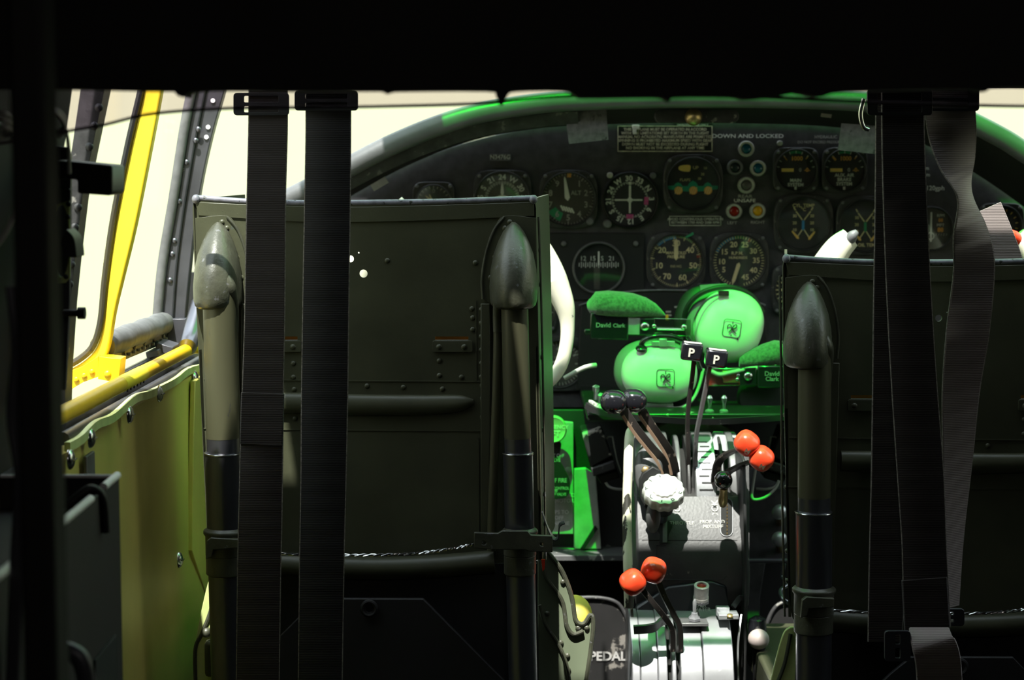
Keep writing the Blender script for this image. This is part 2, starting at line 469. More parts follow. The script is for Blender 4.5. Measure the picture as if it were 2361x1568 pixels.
# rear, right and nose walls
bm = bm_new(); box2(bm, (-.5, -.72, FZ), (1.15, -.7, RZ)); struct('wall_back', bm, 'shell')
bm = bm_new(); box2(bm, (1.13, -.7, FZ), (1.15, 3.2, 1.12)); box2(bm, (1.13, -.7, 1.12), (1.15, 1.9, RZ)); struct('wall_right', bm, 'shell')
bm = bm_new(); box2(bm, (1.136, 1.9, 1.12), (1.14, 2.68, RZ)); struct('window_7', bm, 'pglass', label='right side window pane')
bm = bm_new(); box2(bm, (-.5, 3.05, FZ), (1.15, 3.07, 1.16)); struct('wall_front', bm, 'shell')

# left wall: lower olive sheet
XW = -.395
bm = bm_new()
def wallsheet(bm, Y0, Y1, ztop0, ztop1, x0, x1, zb=FZ):
    n = 14; rs = []
    for i in range(n + 1):
        t = i / n; Y = Y0 + (Y1 - Y0) * t; x = x0 + (x1 - x0) * t; zt = ztop0 + (ztop1 - ztop0) * t
        col = []
        for j in range(15):
            u = j / 14; z = zb + (zt - zb) * u
            bulge = .010 * math.sin(PI * u) + .004 * math.sin(7 * Y + 3 * z)
            col.append(Vector((x + bulge, Y, z)))
        rs.append(col)
    rings(bm, rs, closed=False, cap=False)
wallsheet(bm, 1.0, 2.66, 1.092, 1.070, XW, XW)
r = bmesh.ops.extrude_face_region(bm, geom=list(bm.faces)); bmesh.ops.translate(bm, vec=(-.012, 0, 0), verts=[v for v in r['geom'] if isinstance(v, bmesh.types.BMVert)])
wl = struct('wall_left', bm, 'wall')
# overlapping stiffener panel forward, bent at the foot
bm = bm_new()
lp = [WX(428, 878, XW), WX(424, 1000, XW), WX(420, 1270, XW), WX(470, 1420, XW), WX(560, 1420, XW), WX(560, 790, XW)]
lp = [p + Vector((.012, 0, 0)) for p in lp]
prism(bm, lp, (-.006, 0, 0))
tag(obj('wall_stiffener', bm, 'wall', None, .001), 'olive sheet metal stiffener bent over the left wall beside pilot seat', 'panel')
bm = bm_new()
box2(bm, (XW + .004, 1.80, .5), (XW + .0075, 1.835, 1.07))
tag(obj('wall_strap', bm, 'quad', None, .001), 'narrow grey metal strap running down the olive left wall', 'panel strip')
# pale rim on top of the wall sheet
bm = bm_new()
pp = [WX(145, 1036, XW), WX(175, 1008, XW), WX(210, 985, XW), WX(250, 958, XW), WX(300, 925, XW), WX(335, 905, XW), WX(378, 893, XW), WX(400, 872, XW), WX(430, 858, XW), WX(480, 836, XW), WX(540, 806, XW)]
pp = [p + Vector((.004, 0, .002 * (-1) ** i)) for i, p in enumerate(pp)]
strip(bm, pp, .0085, .005, (0, 0, 1))
tag(obj('wall_edging', bm, 'wallrim'), 'pale green edge strip along the top of the olive left wall', 'edging')
# screws in the wall
for i, (x, y) in enumerate(((160, 1059), (208, 1010), (297, 956), (366, 908), (448, 872), (412, 1291))):
    p = WX(x, y, XW + .006)
    bm = bm_new(); dome(bm, p, (1, 0, 0), .0095, .005, 16); box(bm, p + Vector((.0053, 0, 0)), (.0008, .012, .0012))
    tag(obj('wall_screw', bm, 'chrome'), ['round screw in olive wall, lowest on the left near the metal box', 'round screw in olive wall under the rim, second from left',
        'round screw in olive wall, third from left under the yellow tube', 'round screw in olive wall, fourth from left under the pale rim',
        'round screw in olive wall, highest, closest to the pilot seat', 'lone small screw low on the olive wall beside the stiffener'][i], 'screw', 'screws in the olive wall')

# window sill, track and seal
def XT(z): return -.415 + .17 * (z - 1.10)        # the fuselage side leans in above the sill
bm = bm_new()
box2(bm, (-.47, 1.6, 1.02), (-.40, 3.05, 1.075)); box2(bm, (-.50, -.7, FZ), (-.47, 3.05, 1.06)); struct('trim_1', bm, 'frame', .002, 'dark window sill ledge')
bm = bm_new()
a, b = WX(145, 1012, -.40), WX(470, 826, -.40)
tube(bm, [a, b], .006, 10); a, b = WX(145, 985, -.412), WX(470, 812, -.412); strip(bm, [a, b], .016, .006, (0, .2, 1))
tag(obj('sill_track', bm, 'frame'), 'dark metal track rail on the sill under the yellow tube', 'rail')
bm = bm_new()
a, b = WX(268, 872, -.425), WX(385, 812, -.425)
tube(bm, [a, b], .005, 10)
tag(obj('window_slide_rail', bm, 'steel'), 'dark shiny slide rail between the yellow tube and the window', 'rail')
bm = bm_new()
a, b = WX(236, 800, -.428), WX(380, 745, -.428)
pts = [a.lerp(b, t / 8) + Vector((0, 0, .0015 * (t % 2))) for t in range(9)]
tube(bm, pts, .0135, 16)
for t in range(14):
    p = a.lerp(b, t / 13) + Vector((.006, 0, -.017)); box(bm, p, (.003, .006, .003))
tag(obj('window_seal', bm, 'seal'), 'grey quilted seal along the bottom of the left side window', 'seal')
bm = bm_new(); a, b = WX(236, 828, -.426), WX(384, 770, -.426)
strip(bm, [a, b], .020, .004, (0, 0, 1))
for t in range(6): dome(bm, a.lerp(b, .1 + t * .16) + Vector((.003, 0, 0)), (1, 0, 0), .0035, .002, 10)
tag(obj('seal_retainer', bm, 'frame'), 'riveted metal strip holding the grey window seal', 'strip')

# structural posts of the left side windows (each leans with the fuselage side)
def post(name, Lp, Rp, Y, th, mat, label, cat, bevel=.0015):
    bm = bm_new(); Ls = sm2(Lp, 5); Rs = sm2(Rp, 5); n = max(len(Ls), len(Rs))
    poly = Ls + list(reversed(Rs))
    plate(bm, poly, Y, th)
    return bm
YP = 2.44
t = thing('window_post', 'dark grey riveted post between the two left side windows', 'post', W(380, 790, YP))
bm = post('', [(446, 150), (437, 210), (420, 300), (395, 460), (370, 610), (357, 735)], [(484, 150), (474, 210), (450, 330), (425, 480), (408, 610), (398, 745)], YP, .03, 'frame', '', '')
obj('post_frame', bm, 'frame', t, .002)
bm = post('', [(470, 150), (461, 210), (437, 330), (413, 480), (395, 610), (382, 742)], [(530, 150), (517, 210), (489, 310), (463, 430), (444, 560), (426, 740), (426, 815)], YP + .006, .02, 'frame', '', '')
obj('post_cover', bm, 'frame', t, .002)
bm = bm_new(); tube(bm, [W(x, y, YP - .004) for x, y in ((449, 150), (441, 210), (424, 300), (399, 460), (374, 610), (362, 735))], .006, 10); obj('seal', bm, 'seal', t)
bm = bm_new()
for x, y in ((457, 298), (451, 324), (430, 374), (413, 464), (402, 555), (397, 586), (392, 646), (388, 738)):
    bm = bm_new(); dome(bm, W(x, y, YP - .001), (0, -1, 0), .0036, .0022, 12); obj('rivet', bm, 'steel', t)
for x, y in ((491, 232), (480, 293), (476, 316)):
    bm = bm_new(); lathe(bm, [(.0028, 0), (.0028, .001)], W(x, y, YP + .005), (0, -1, 0), 12); obj('bright_rivet', bm, 'ink', t)
bm = bm_new(); plate(bm, [(395, 735), (428, 735), (428, 815), (405, 820), (380, 790)], YP - .005, .02)
obj('foot_plate', bm, 'frame', t, .001)
# pane glass
for nm, (pa, pb, ya, yb) in {'window_8': (150, 440, 1.75, 2.45), 'window_9': (480, 700, 2.47, 3.05)}.items():
    bm = bm_new()
    lo = [Vector((-.436, ya, 1.09)), Vector((-.436, yb, 1.09)), Vector((-.335, yb, RZ)), Vector((-.335, ya, RZ))]
    prism(bm, lo, (-.003, 0, 0)); struct(nm, bm, 'pglass', label='left side window pane')
# near wall above the sill
bm = bm_new()
prism(bm, [Vector((-.435, -.7, 1.06)), Vector((-.435, 1.74, 1.06)), Vector((-.325, 1.74, RZ)), Vector((-.325, -.7, RZ))], (-.06, 0, 0))
struct('trim_2', bm, 'shell', label='dark side wall behind the window')

# yellow sliding window frame
YY = 2.06
t = thing('sliding_window_frame', 'bright yellow frame of the sliding left side window', 'window frame', W(240, 880, YY))
bm = post('', [(338, 150), (330, 210), (302, 330), (268, 500), (248, 640), (238, 740), (222, 800), (190, 835), (140, 862)],
          [(380, 150), (372, 210), (346, 350), (312, 520), (283, 640), (264, 720), (250, 800), (232, 840), (190, 862), (140, 888)], YY, .016, '', '', '')
obj('yellow_rail', bm, 'yellowpost', t, .002)
bm = bm_new(); tube(bm, [W(x, y, YY - .002) for x, y in ((332, 150), (324, 210), (296, 330), (262, 500), (242, 640), (232, 740), (215, 796), (186, 826), (140, 852))], .0035, 8)
obj('dark_seal', bm, 'black', t)
bm = bm_new(); plate(bm, [(140, 864), (190, 845), (226, 822), (228, 868), (190, 882), (140, 912)], YY - .012, .014)
for x in (158, 176, 194, 212): dome(bm, W(x, 884 - (x - 158) * .5, YY - .013), (0, -1, 0), .003, .002, 10)
obj('bottom_rail', bm, 'yellow', t, .001)
bm = bm_new()
prism(bm, PL([(228, 822), (278, 828), (274, 872), (268, 882), (226, 874)], YY - .022), (0, .03, 0))
dome(bm, W(248, 862, YY - .022), (0, -1, 0), .004, .003, 12)
obj('corner_bracket', bm, 'yellow', t, .0012)

# yellow tube
t = thing('yellow_tube', 'long yellow enamelled tube lying along the left window sill', 'tube', WX(145, 955, -.385))
a, b = WX(120, 968, -.385), WX(440, 803, -.385)
bm = bm_new(); tube(bm, [a, b], .0078, 20); obj('tube', bm, 'yellow', t)
c1, c2 = a.lerp(b, .40), a.lerp(b, .56); bm = bm_new(); lathe(bm, [(.0079, 0), (.0081, .001), (.0081, (c2 - c1).length), (.0079, (c2 - c1).length + .001)], c1, c2 - c1, 20); obj('decal_band', bm, 'yellowpost', t)
bm = bm_new(); u = (b - a).normalized()
for q in range(6): box(bm, c1.lerp(c2, .1 + q * .15) + Vector((.0055, -.002, -.0058)), (.0015, .006, .0035), (0, 0, .2))
obj('decal_lettering', bm, 'black', t)
bm = bm_new(); e = WX(470, 782, -.385)
for s in (-1, 1): tube(bm, [b - u * .01, b.lerp(e, .4) + Vector((.004, 0, .006 * s)), e + Vector((0, 0, .005 * s))], .005, 10)
obj('fork_end', bm, 'yellow', t)
bm = bm_new(); tube(bm, [b.lerp(e, .6) + Vector((.008, 0, -.009)), b.lerp(e, .6) + Vector((.008, 0, .009))], .0035, 10); obj('pin', bm, 'steel', t)
bm = bm_new(); tube(bm, [W(462, 700, 2.40), W(440, 775, 2.36), W(432, 800, 2.34)], .011, 14)
tag(obj('rubber_hose', bm, 'steel'), 'short dark rubber hose standing behind the pilot seat, above yellow fork', 'hose')
bm = bm_new(); box(bm, WX(386, 800, -.41), (.02, .05, .010), (0, .3, 0)); box(bm, WX(360, 812, -.42), (.015, .05, .008), (0, -.2, 0))
tag(obj('sill_bracket', bm, 'frame', None, .001), 'small chipped grey bracket at the foot of the window post', 'bracket')

# windscreen frame and nose
bm = bm_new()
prism(bm, [Vector((-.40, 3.04, 1.14)), Vector((1.1, 3.04, 1.14)), Vector((1.1, 2.67, RZ)), Vector((-.34, 2.67, RZ))], (0, .003, .003))
struct('window_10', bm, 'pglass', label='windscreen pane')
bm = bm_new(); tube(bm, [Vector((.27, 3.02, 1.2)), Vector((.27, 2.69, RZ))], .012, 10); struct('trim_3', bm, 'black', label='windscreen centre bar')
bm = bm_new(); box2(bm, (-.42, 2.66, RZ - .02), (1.13, 2.70, RZ + .012)); struct('trim_4', bm, 'black', label='windscreen top bar')

# ============================================================ DARK FOREGROUND
YH = 1.25
bm = bm_new()
edge = sm2([(-60, 205), (120, 205), (250, 207), (330, 209), (395, 210), (408, 220), (424, 224), (437, 212), (520, 208), (700, 210), (870, 209), (885, 214), (905, 210), (1120, 209), (1142, 218), (1150, 240), (1160, 240), (1170, 218), (1190, 209), (1300, 208), (1330, 222), (1350, 226), (1500, 224), (1530, 226), (1545, 235), (1560, 224), (1690, 224), (1720, 230), (1750, 228), (1800, 222), (1840, 214), (1890, 224), (1925, 214), (2000, 209), (2240, 205), (2270, 212), (2290, 203), (2361, 200), (2420, 202)], 3)
plate(bm, edge + [(4600, 202), (4600, -1000), (-380, -1000), (-380, 205)], YH, .03)
tag(obj('bulkhead_header', bm, 'shell', None, .003), 'black overhead bulkhead header filling the top of the view', 'bulkhead')
# tan tinted visor strip with dark edge wire, hanging under the header
Yv = 1.36
vl = sm2([(-100, 345), (60, 322), (170, 300), (240, 288), (330, 266), (430, 255), (560, 249), (720, 248), (900, 245), (1100, 239), (1250, 226), (1400, 220), (1700, 222), (2000, 236), (2250, 243), (2361, 245), (2480, 246)], 4)
t = thing('sun_visor', 'tan tinted visor strip with dark lower edge under the black header', 'visor', W(1180, 240, Yv))
bm = bm_new(); prism(bm, PL(vl + [(2480, 60), (-100, 60)], Yv), (0, .0012, 0)); obj('tinted_sheet', bm, 'visor', t)
bm = bm_new(); tube(bm, PL(vl, Yv), .0011, 8, smooth=False); obj('edge_wire', bm, 'visoredge', t)

# near column
bm = bm_new(); box2(bm, (-.248, .99, FZ), (-.2305, 1.02, RZ)); tag(obj('cabin_post', bm, 'shell', None, .003), 'black upright post, nearest to the viewer at far left', 'post')
# wall rib with lightening hole plate, lamp block etc
YR = 1.84
bm = bm_new()
plate(bm, [(205, 100), (262, 100), (240, 210), (215, 330), (190, 450), (172, 600), (162, 700), (152, 850), (146, 1050), (140, 1120), (115, 1120), (125, 700), (150, 450), (185, 210)], YR, .03)
for x, y in ((230, 248), (219, 290), (208, 338), (182, 478), (175, 524), (166, 610), (162, 655), (160, 722)):
    dome(bm, W(x - 2, y, YR), (0, -1, 0), .004, .003, 12)
tag(obj('window_rib', bm, 'bezel', None, .0015), 'dark riveted rib bordering the left window, behind the black block', 'rib')
YQ = 1.66
t = thing('bulkhead_bracket', 'grey bent bracket plate with large recessed dish at far left', 'bracket', W(130, 900, YQ))
bm = bm_new()
hole = [W(x, y, YQ) for x, y in circ(142, 556, 18, 20, 84)]
holed(bm, PL([(70, 330), (120, 335), (158, 340), (163, 360), (163, 420), (160, 700), (150, 900), (60, 900), (60, 330)], YQ), [hole], (0, .006, 0))
obj('plate', bm, 'frame', t, .0008)
bm = bm_new(); holed(bm, PL([(120, 475), (160, 462), (162, 640), (152, 652), (120, 655)], YQ - .001), [[W(x, y, YQ - .001) for x, y in circ(142, 556, 18, 20, 84)]], (0, .001, 0)); obj('pale_patch', bm, 'wallrim', t)
bm = bm_new(); s = S(YQ)
ell = [W(x, y, YQ + .002) for x, y in circ(142, 556, 20, 24, 88)]; tube(bm, ell + [ell[0]], .0016, 8, smooth=False)
prism(bm, [W(x, y, YQ + .014) for x, y in circ(142, 556, 21, 24, 90)], (0, .002, 0)); obj('dish', bm, 'frame', t)
for x, y in ((125, 484), (158, 470), (156, 500), (152, 638), (128, 645), (127, 452), (158, 440)):
    bm = bm_new(); dome(bm, W(x, y, YQ - .001), (0, -1, 0), .0022, .0015, 10); obj('rivet', bm, 'black', t)
bm = bm_new(); c = W(180, 410, 1.60)
prism(bm, PL([(130, 369), (257, 381), (259, 386), (259, 446), (249, 451), (178, 446), (178, 414), (132, 413)], 1.58), (0, .05, 0))
tag(obj('lamp_block', bm, 'black', None, .002), 'matte black rectangular block jutting out in front of left window', 'block')
bm = bm_new(); prism(bm, PL(sm2([(152, 528), (168, 545), (174, 565), (177, 594)], 4) + [(148, 594), (140, 560)], 1.6), (0, .03, 0))
tag(obj('wall_lever', bm, 'black', None, .0015), 'small black wedge shaped lever over the oval dish', 'lever')
bm = bm_new(); lathe(bm, [(.003, 0), (.003, .012), (.005, .012), (.005, .018)], W(146, 722, 1.64), (1, 0, 0), 12)
tag(obj('wall_peg', bm, 'black'), 'short black peg beside the lower left window edge', 'peg')
# cable coils
bm = bm_new()
for k in range(4):
    pts = [W(70 + 7 * k, 300, 1.45), W(85 + 6 * k, 262 - 4 * k, 1.44), W(120 + 4 * k, 250 + 5 * k, 1.45), W(148, 270 + 7 * k, 1.46), W(140, 300 + 4 * k, 1.46), W(100, 305 + 3 * k, 1.46)]
    tube(bm, pts, .0016, 8)
tube(bm, [W(148, 285, 1.46), W(157, 330, 1.47), W(160, 400, 1.48)], .0015, 8)
tag(obj('cable_bundle', bm, 'cord'), 'tangle of grey cables hooked up at upper left, near the post', 'cable')
bm = bm_new()
for k in range(3): tube(bm, [W(-10, 260 + 16 * k, 1.3), W(12, 262 + 15 * k, 1.29), W(26, 278 + 14 * k, 1.3), W(10, 290 + 12 * k, 1.31), W(-12, 285 + 14 * k, 1.3)], .0016, 8)
tag(obj('cable_bundle', bm, 'cord'), 'small coil of cable at the extreme left edge', 'cable')
bm = bm_new(); tube(bm, [W(52, 430, 1.3), W(30, 500, 1.3), W(8, 545, 1.3), W(-20, 580, 1.3)], .0017, 8)
tag(obj('loose_wire', bm, 'cord'), 'thin pale wire curving down behind the near post', 'wire')
# grey metal box, lower left
XB = -.30
t = thing('metal_box', 'dark grey metal equipment box with rim coloured bright as if sky-lit at lower left', 'box', (XB - .06, 1.3, FZ))
z1 = 1.100
bm = bm_new()
box2(bm, (XB - .003, 1.05, FZ), (XB, 1.507, z1)); box2(bm, (XB - .095, 1.05, FZ), (XB - .092, 1.507, z1)); box2(bm, (XB - .092, 1.504, FZ), (XB - .003, 1.507, z1))
box2(bm, (XB - .092, 1.05, FZ), (XB - .003, 1.053, z1)); box2(bm, (XB - .092, 1.053, z1 - .028), (XB - .003, 1.504, z1 - .024))
obj('case', bm, 'armor', t, .0008)
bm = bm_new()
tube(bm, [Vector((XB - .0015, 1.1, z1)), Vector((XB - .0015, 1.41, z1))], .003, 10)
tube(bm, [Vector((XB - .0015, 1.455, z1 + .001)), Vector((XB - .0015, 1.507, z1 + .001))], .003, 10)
tube(bm, [Vector((XB - .0015, 1.506, z1)), Vector((XB - .09, 1.506, z1))], .002, 8); obj('rim', bm, 'ink', t)  # white rim colour paints in the sky-lit edge
bm = bm_new(); tube(bm, [Vector((XB - .02, 1.425, z1 - .006)), Vector((XB - .006, 1.43, z1 + .004)), Vector((XB + .002, 1.435, z1 - .004)), Vector((XB + .003, 1.44, z1 - .03))], .003, 10); obj('latch', bm, 'black', t)
bm = bm_new(); box2(bm, (XB, 1.40, .75), (XB + .002, 1.475, .985)); obj('side_pad', bm, 'shell', t, .0008)
bm = bm_new(); lathe(bm, [(.008, 0), (.008, .004), (.006, .006), (.001, .0062)], Vector((XB, 1.498, .935)), (1, 0, 0), 16); obj('side_knob', bm, 'black', t)
bm = bm_new(); tube(bm, [W(110, 1495, 1.2), W(150, 1500, 1.2), W(185, 1520, 1.2), W(200, 1575, 1.2)], .006, 12)
tag(obj('grab_handle', bm, 'frame'), 'blurred curved grey handle in front of the metal box', 'handle')
bm = bm_new()
for k in range(4): tube(bm, [W(20 + 8 * k, 660, 1.15), W(34 + 5 * k, 800, 1.15), W(22 + 10 * k, 960, 1.15), W(40 + 4 * k, 1100, 1.15), W(30 + 6 * k, 1300, 1.15), W(20 + 5 * k, 1600, 1.15)], .0022, 8)
tag(obj('hanging_hoses', bm, 'frame'), 'dark hoses hanging down left of the near post', 'hose')
# ============================================================ SEATS
YS = 2.10
sS = S(YS)
def build_seat(label):
    t = thing('pilot_chair', label, 'seat', W(845, 1560, YS), 'armoured pilot seats')
    Yp = YS + .022
    # back panel with real holes
    bm = bm_new()
    top = sm2([(447, 462), (560, 468), (700, 472), (900, 472), (1050, 469), (1232, 462)], 4)
    outer = top + sm2([(1236, 480), (1240, 800), (1246, 1100), (1250, 1290)], 3) + sm2([(1130, 1300), (1000, 1312), (840, 1316), (650, 1312), (490, 1295)], 3) + sm2([(480, 1240), (462, 900), (450, 650), (444, 480)], 3)
    holes = [circ(838, 631, 9.5, 16), circ(808, 597, 8, 14), circ(827, 583, 2, 8),
             [(1003, 776), (1080, 776), (1080, 784), (1003, 784)], [(610, 776), (686, 776), (686, 784), (610, 784)]]
    holed(bm, PL(outer, Yp), [PL(h, Yp) for h in holes], (0, .004, 0))
    # rivets all over, seams
    def riv(x, y, r=.0026): dome(bm, W(x, y, Yp), (0, -1, 0), r * 1.15, .0017, 10, 3)
    for x, y in ((822, 499), (832, 500), (514, 486), (548, 494), (1146, 494), (1096, 606), (893, 601),
                 (1013, 832), (1013, 866), (1064, 870), (1088, 712), (1090, 733), (1090, 760), (676, 838), (676, 870), (678, 898), (680, 965),
                 (846, 890), (930, 893), (1020, 897), (1112, 889), (1112, 919), (1112, 962), (760, 890), (1118, 1050), (1118, 1105), (1118, 1160), (1118, 1205), (545, 890)):
        riv(x, y)
    for y in range(714, 880, 31): riv(1110, y)
    # seam strips
    def seam(pts, w=.003, th=.0012): strip(bm, [W(x, y, Yp - .0004) for x, y in pts], w, th, (0, 0, 1) if abs(pts[0][0] - pts[-1][0]) > abs(pts[0][1] - pts[-1][1]) else (1, 0, 0), smooth=False)
    seam([(458, 496), (600, 508), (800, 511), (1000, 508), (1130, 502)], .0012)
    seam([(470, 874), (800, 878), (1125, 880)], .0012); seam([(470, 988), (800, 992), (1125, 994)], .0012)
    seam([(1097, 694), (1098, 880)], .0012); seam([(1103, 1010), (1104, 1230)], .0010)
    obj('back_panel', bm, 'olive', t)
    # doubler under top edge
    bm = bm_new()
    plate(bm, sm2([(450, 466), (700, 476), (900, 476), (1230, 466)], 4) + sm2([(1232, 498), (1130, 503), (900, 511), (700, 512), (458, 497)], 4), Yp - .0016, .0016)
    obj('top_doubler', bm, 'olive', t, .0004)
    # rolled top edge
    bm = bm_new(); tube(bm, [W(x, y, Yp + .002) for x, y in ((450, 456), (560, 464), (700, 468), (900, 467), (1050, 464), (1232, 457))], .0032, 12)
    for x, y in ((452, 459), (1230, 460)): ellipsoid(bm, W(x, y, Yp), .0045, .005, .005, seg=14, k=10)
    obj('rolled_edge', bm, 'rimpaint', t)
    # side flanges (go forward and flare)
    for sgn, xs in ((1, (1234, 1240, 1246, 1250)), (-1, (446, 455, 466, 480))):
        bm = bm_new(); rs = []
        for (y, x) in zip((458, 700, 1000, 1290), xs):
            p = W(x, y, Yp)
            k_ = (.004, .0105, .018) if sgn > 0 else (-.0075, -.017, -.0265)
            rs.append([p, p + Vector((k_[0] * sgn, .05, 0)), p + Vector((k_[1] * sgn, .12, .0)), p + Vector((k_[2] * sgn, .19, 0))])
        rs = [[Vector(q) for q in r] for r in rs]; rings(bm, rs, closed=False, cap=False)
        r = bmesh.ops.extrude_face_region(bm, geom=list(bm.faces)); bmesh.ops.translate(bm, vec=(-.003 * sgn, 0, 0), verts=[v for v in r['geom'] if isinstance(v, bmesh.types.BMVert)])
        obj('side_flange', bm, 'olive', t)
        bm = bm_new()
        for y in (510, 580, 660, 830, 1000, 1150, 1220): dome(bm, W(xs[0] + (y - 458) / 832 * (xs[3] - xs[0]), y, Yp) + Vector((.0035 if sgn > 0 else .003, .03, 0)), (sgn, -.3, 0), .003, .0018, 8, 3)
        tube(bm, [W(xs[0] + (8 if sgn > 0 else 4), 500, Yp + .02), W(xs[1] + (8 if sgn > 0 else 4), 700, Yp + .02), W(xs[2] + (8 if sgn > 0 else 4), 1000, Yp + .02), W(xs[3] + (8 if sgn > 0 else 4), 1290, Yp + .02)], .0014, 6)
        obj('flange_beading', bm, 'olivecast', t)
    # tubes, fairings, clamps
    for sgn, cx, cx2 in ((-1, 503, 528), (1, 1184, 1206)):
        Yt = YS - .006
        m = lambda x: cx + (x - 503) * (-sgn)
        def col(y): return cx + (cx2 - cx) * (y - 590) / (1568 - 590)
        r0 = 38 * sS if sgn < 0 else 31 * sS
        bm = bm_new(); tube(bm, [W(col(672), 672, Yt), W(col(1010), 1010, Yt)], r0, 28, smooth=False); obj('upper_tube', bm, 'olivetube', t)
        bm = bm_new(); tube(bm, [W(col(1005), 1005, Yt), W(col(1050), 1050, Yt)], r0 * .99, 28, smooth=False); obj('bare_tube_band', bm, 'steel', t)
        bm = bm_new()
        u, v = W(col(1045), 1045, Yt), W(col(1600), 1600, Yt); d = (v - u)
        lathe(bm, [(r0 * .9, .0), (r0 * 1.10, -.001), (r0 * 1.14, .001), (r0 * 1.11, .003), (r0 * 1.08, d.length), (r0 * .5, d.length + .001)], u, d, 32); obj('lower_tube', bm, 'steel', t)
        bm = bm_new(); ring = [u + Vector((r0 * 1.12 * math.cos(a * PI / 12), r0 * 1.12 * math.sin(a * PI / 12), 0)) for a in range(25)]; tube(bm, ring, .0011, 8, smooth=False); obj('tube_lip', bm, 'chrome', t)
        # bullet fairing: loft of half-round sections, pointed at the top
        bm = bm_new(); rs = []
        prof = [(512, 4, 2), (520, 14, 7), (535, 25, 15), (555, 35, 24), (585, 46, 36), (620, 53, 46), (660, 56, 50), (690, 55, 50), (702, 52, 47), (708, 46, 40)]
        off0 = 0
        for y, hw, dp in prof:
            lean = (12 * (1 - (y - 512) / 196)) * (1 if sgn < 0 else 0) * 0
            c = W(cx + lean, y, YS + .018)
            ring = []
            for k in range(28):
                a = PI * 2 * k / 28
                cxk = math.cos(a); syk = math.sin(a)
                dep = dp * sS * (2.15 if syk > 0 else .25)
                ring.append(c + Vector((hw * sS * cxk, -dep * syk, 0)))
            rs.append(ring)
        rings(bm, rs)
        # spur sweeping down to the small rod, on the inner side
        q = lambda x: cx - sgn * (x - 503)
        bm2 = bm
        tube(bm2, [W(q(512), 625, YS - .012), W(q(524), 660, YS - .012), W(q(536), 692, YS - .006), W(q(541), 722, YS), W(q(541), 765, YS + .002)], [.006, .009, .006, .0045, .0042], 14, n=8)
        obj('fairing', bm, 'olivecast', t)
        # curved doubler plate behind the fairing
        bm = bm_new()
        pl = sm2([(q(450), 503), (q(524), 498), (q(548), 530), (q(566), 580), (q(576), 640), (q(572), 690)], 4) + [(q(556), 700), (q(530), 705), (q(455), 700)]
        plate(bm, pl, Yp - .0022, .0022)
        for x, y in ((512, 512), (523, 526), (546, 593), (556, 640), (552, 668)): dome(bm, W(q(x), y, Yp - .0022), (0, -1, 0), .003, .0018, 10, 3)
        obj('fairing_plate', bm, 'olive', t, .0005)
        bm = bm_new(); tube(bm, [W(q(x), y, Yp - .003) for x, y in ((524, 500), (548, 530), (566, 580), (576, 640), (574, 690))], .0014, 8); obj('plate_edging', bm, 'olivecast', t)
        # slim actuating rod
        bm = bm_new(); tube(bm, [W(q(539), 765, YS + .004), W(q(542), 900, YS + .004), W(q(552), 1180, YS + .006), W(q(554), 1270, YS + .006)], .0048, 12)
        obj('side_rod', bm, 'olivetube', t)
        bm = bm_new(); strip(bm, [W(q(568), 700, Yp - .004), W(q(568), 1250, Yp - .004)], .010, .006, (1, 0, 0), smooth=False); obj('channel', bm, 'olive', t, .0008)
        # clamp
        bm = bm_new(); cy = 1252
        c = W(col(cy), cy, Yt)
        lathe(bm, [(r0 * 1.10, -.014), (r0 * 1.22, -.013), (r0 * 1.22, .008), (r0 * 1.34, .011), (r0 * 1.34, .014), (r0 * 1.12, .017)], c, (0, 0, 1), 28)
        lathe(bm, [(r0 * 1.1, -.034), (r0 * 1.2, -.033), (r0 * 1.2, -.013), (r0 * 1.1, -.012)], c, (0, 0, 1), 28)
        if sgn > 0:
            hl = PL(circ(1116, 1252, 5, 10), Yt - .026); hr = PL(circ(1249, 1256, 4.5, 10), Yt - .026)
            holed(bm, PL([(1093, 1228), (1148, 1230), (1158, 1224), (1216, 1224), (1224, 1234), (1274, 1236), (1274, 1274), (1222, 1272), (1210, 1268), (1150, 1268), (1093, 1264)], Yt - .026), [hl, hr], (0, .006, 0))
        else:
            plate(bm, [(476, 1248), (486, 1240), (550, 1244), (550, 1264), (492, 1268), (488, 1284), (474, 1290)], Yt - .026, .008)
        obj('clamp', bm, 'olivecast', t, .0008)
    # slot plates below the two slots
    for x0 in (997, 602):
        bm = bm_new(); plate(bm, rrect(x0, 786, x0 + 92, 812, 4), Yp - .003, .003)
        for x in (x0 + 15, x0 + 73): dome(bm, W(x, 800, Yp - .003), (0, -1, 0), .0032, .002, 10, 3)
        obj('slot_plate', bm, 'olive', t, .0006)
        bm = bm_new(); plate(bm, [(x0 + 4, 770), (x0 + 86, 770), (x0 + 86, 790), (x0 + 4, 790)], Yp + .012, .002); obj('orange_backing', bm, 'orange', t)
        bm = bm_new(); c = W(x0 + 44, 776, Yp); rs = []
        for i in range(7):
            a = i / 6; hw = 44 * sS * math.sqrt(max(.02, 1 - (a * .96) ** 2)); 
            rs.append([c + Vector((hw * math.cos(k * PI / 8), -.004 * (1 - a) * math.sin(k * PI / 8) - .0003, .004 + a * .022)) for k in range(9)])
        bm.free()
    # horizontal pressed rolls
    bm = bm_new(); tube(bm, [W(x, y, Yp - .001) for x, y in ((590, 928), (700, 930), (850, 934), (980, 934), (1060, 930), (1092, 926))], [.011, .0115, .0115, .011, .009, .003], 20, sx=.7, up=(0, 1, 0)); obj('pressed_roll', bm, 'olive', t)
    bm = bm_new(); tube(bm, [W(x, y, Yp - .004) for x, y in ((500, 1290), (650, 1302), (840, 1310), (1000, 1306), (1140, 1294))], .0125, 20); obj('lower_roll', bm, 'olive', t)
